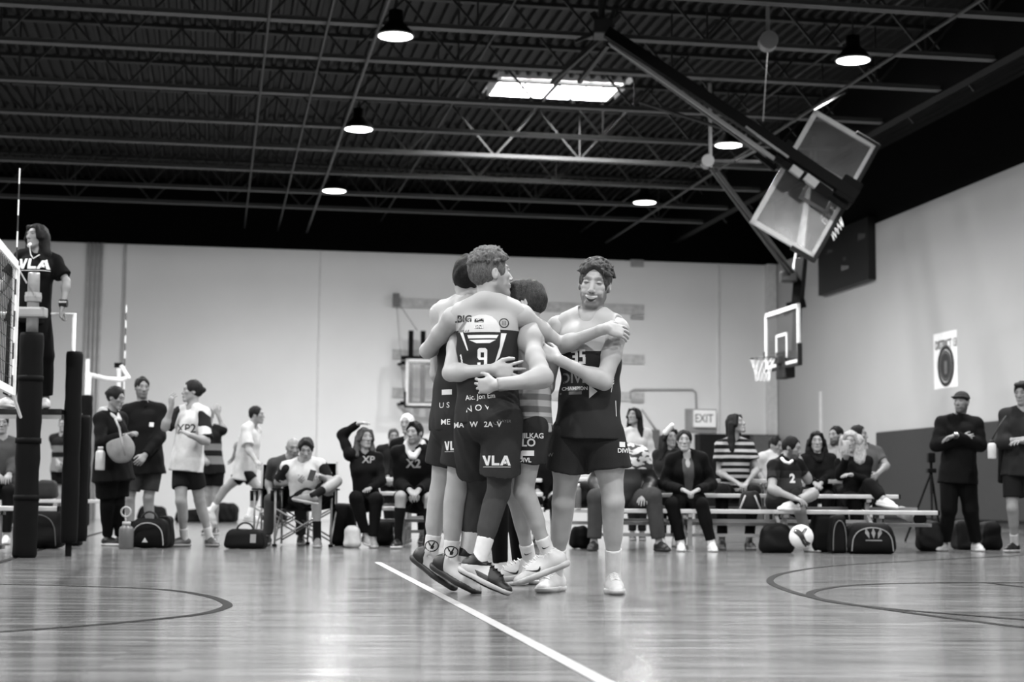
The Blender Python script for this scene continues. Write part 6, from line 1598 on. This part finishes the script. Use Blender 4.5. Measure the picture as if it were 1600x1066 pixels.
# crossbody bag and bottles of the standing group
cb = P(188, 700, 17.66); S = SDF(); S.ell(V3(cb), (.145, .07, .17), np.array([[.9, 0, .43], [0, 1, 0], [-.43, 0, .9]])); S.half(V3(cb)+V3((-.03, 0, .1)), (-.43, 0, .9)); S.warp(.006, 20, 3)
me = S.mesh('crossbody_bag', .01); shift(me, V3(cb)); o = link('crossbody_bag', me, cloth(.34), None, cb); tag(o, 'round grey bag hugged by the woman in the black coat', 'bag')
MB().tube([P(196, 712, 17.5), P(190, 690, 17.52), P(186, 668, 17.6), P(180, 655, 17.8)], .012, 6).build('strap', mat('strap_mid', .3, .6), o, True)
def bottle(px, pyb, D, h_, r_, tone, label, name='water_bottle', capt=.5, z0=None):
    p = P(px, pyb, D); p.z = p.z if z0 is None else z0
    o = MB().lathe(p, [(r_*.9, 0), (r_, .01), (r_, h_*.72), (r_*.85, h_*.8), (r_*.5, h_*.86), (r_*.5, h_*.88)], 20).build(name, mat('bottle', tone, .35), None, True, p)
    tag(o, label, 'bottle'); MB().lathe(p+Vector((0, 0, h_*.87)), [(r_*.58, 0), (r_*.58, h_*.12), (r_*.5, h_*.13)], 16).build('cap', mat('bottle_cap', capt, .4), o, True); return o
bottle(156, 735, 17.65, .25, .05, .55, 'pale water bottle hanging at the hip of the woman in the black coat')
o = bottle(197, 848, 17.4, .28, .075, .22, 'clear gallon jug with a loop handle on the floor by the backpack', 'water_jug', .5, 0.0)
MB().tube([P(197, 800, 17.4)+Vector((.05*math.cos(a), 0, .05*math.sin(a))) for a in [math.pi*2*k/14 for k in range(14)]], .01, 6, closed=True).build('handle', mat('bottle_cap', .5, .4), o, True)
bottle(903, 796, 17.75, .26, .035, .2, 'clear bottle with a white round top on the bench left of the laughing player', capt=.7, z0=.45)
o = bottle(1550, 717, 17.9, .2, .045, .62, 'pale bottle with a black cap hanging beside the man at the right edge', capt=.02)
MB().tube([P(1550, 687, 17.9), P(1560, 668, 17.9), P(1572, 650, 17.95)], .008, 6).build('carry_loop', mat('strap_dark', .03, .7), o, True)
o = blob('sling_bag', 'dark sling bag hanging from the shoulder of the man at the right edge', 'bag', 1566, 755, 12, 60, .1, 18.2, .015, z0=P(1566, 755, 18.2).z, seed=18, wr=.01)
# phone
b7h = b7['H']; c = Vector(b7h.wr['R'])+Vector((.13, -.03, .05))
c = P(487, 743, 18.08)
tag(MB().box(c, (.068, .012, .135), M=Matrix.Rotation(.25, 3, 'Y') @ Matrix.Rotation(-.5, 3, 'X'), bev=.006).build('phone', mat('phone', .012, .3), None, origin=c), 'black phone held by the young man in the camping chair', 'phone')
# volleyball
c = P(1252, 839, 16.9); R = .122
S = SDF(); S.ell(V3(c), (R, R, R)); me = S.mesh('volleyball', .009); shift(me, V3(c)); vb = link('volleyball', me, mat('ball_white', .75, .45), None, c)
tag(vb, 'white volleyball with a dark winding band beside the cross legged player', 'volleyball')
def sph(u, v): return ((u)*R, (v)*R)
band = []
cur = [(-.75, .55), (-.45, .42), (-.2, .18), (-.05, -.12), (.1, -.42), (.35, -.62), (.62, -.68)]
wd = [.2, .24, .24, .2, .2, .24, .2]
L1 = []; L2 = []
for i, (x, y) in enumerate(cur):
    dx = cur[min(i+1, 6)][0]-cur[max(i-1, 0)][0]; dy = cur[min(i+1, 6)][1]-cur[max(i-1, 0)][1]; n_2 = math.hypot(dx, dy)
    L1.append(sph(x-dy/n_2*wd[i], y+dx/n_2*wd[i])); L2.append(sph(x+dy/n_2*wd[i], y-dx/n_2*wd[i]))
for i in range(6): band.append([L1[i], L1[i+1], L2[i+1], L2[i]])
band += [[sph(-.2, .3), sph(.15, .75), sph(.45, .72), sph(.1, .3), sph(-.05, .05)]]
decal(poly_bm(band, .02), vb, c-Vector((0, .05, 0)), EX, EZ, mat('ball_dark', .03, .5), 'panel')
decal(poly_bm([[sph(-.08, .25), sph(.12, .6), sph(.22, .6), sph(.05, .25)], [sph(-.02, -.2), sph(.05, -.2), sph(.25, -.52), sph(.18, -.52)]], .02), vb, c-Vector((0, .05, 0)), EX, EZ, WG, 'lettering', off=.004)
# rolled mat end under the bleacher
a = P(1408, 800, 20.2); b_ = P(1437, 811, 18.6)
rm = MB().tube([a, b_], .07, 20).build('rolled_pole', mat('grey_tube', .45, .4), None, True, b_); tag(rm, 'short light tube pointing at the camera under the bleacher end', 'tube')
MB().tube([b_-(a-b_).normalized()*.005, b_-(a-b_).normalized()*.03], .073, 20).build('end_plug', padk, rm)
# camping chairs
def camp_chair(px, D, label, wch=.62, dark=.012):
    c = P(px, 780, D); x = c.x; t = empty('camping_chair', Vector((x, D, 0)), label, 'folding chair', 'folding chairs in the middle')
    q = MB(); fb = [(x-wch/2, D-.28), (x+wch/2, D-.28)]; bb = [(x-wch/2, D+.25), (x+wch/2, D+.25)]
    for X in (x-wch/2, x+wch/2):
        MB().tube([(X, D-.28, .02), (X, D-.28, .62)], .012, 8).build('leg', mat('chair_tube', .35, .35), t, True)
        MB().tube([(X, D+.28, .02), (X, D+.24, .95)], .012, 8).build('leg', mat('chair_tube', .35, .35), t, True)
        MB().box((X, D-.02, .635), (.07, .6, .02), bev=.006).build('armrest', cloth(dark), t)
    q = MB(); q.tube([(x-wch/2, D-.28, .06), (x+wch/2, D-.28, .42)], .010, 6); q.tube([(x+wch/2, D-.27, .06), (x-wch/2, D-.27, .42)], .010, 6)
    q.tube([(x-wch/2, D-.28, .06), (x-wch/2, D+.26, .42)], .010, 6); q.tube([(x+wch/2, D-.28, .06), (x+wch/2, D+.26, .42)], .010, 6)
    q.tube([(x-wch/2, D+.28, .06), (x+wch/2, D+.28, .42)], .010, 6); q.tube([(x+wch/2, D+.27, .06), (x-wch/2, D+.27, .42)], .010, 6)
    q.build('cross_brace', mat('chair_tube', .35, .35), t, True)
    bm = bmesh.new(); n = 8; V = {}
    for i in range(n+1):
        for j in range(n*2+1):
            u = i/n*2-1; 
            if j <= n: v = j/n; p = (x+u*wch/2*.96, D-.27+v*.5, .43-.045*(1-u*u)*(math.sin(v*math.pi)))
            else: v = (j-n)/n; p = (x+u*wch/2*.96, D+.23+.03*v+.04*(1-u*u)*math.sin(v*math.pi), .43+.5*v)
            V[i, j] = bm.verts.new(p)
    for i in range(n):
        for j in range(n*2): bm.faces.new((V[i, j], V[i+1, j], V[i+1, j+1], V[i, j+1]))
    bmesh.ops.solidify(bm, geom=bm.faces[:], thickness=.012); q = MB(); q.bm.free(); q.bm = bm; q.build('fabric_seat', cloth(dark), t, True)
    MB().lathe((x-wch/2-.02, D-.2, .5), [(.045, 0), (.05, .12)], 14).build('cup_holder', cloth(dark), t, True)
    q = MB(); 
    for X in (x-wch/2, x+wch/2): q.box((X, D-.28, .015), (.05, .05, .03), bev=.006)
    q.build('foot_cap', padk, t)
    return t
camp_chair(479, 18.75, 'black camping chair under the young man with the phone')
camp_chair(445, 19.6, 'dark camping chair under the bald man')
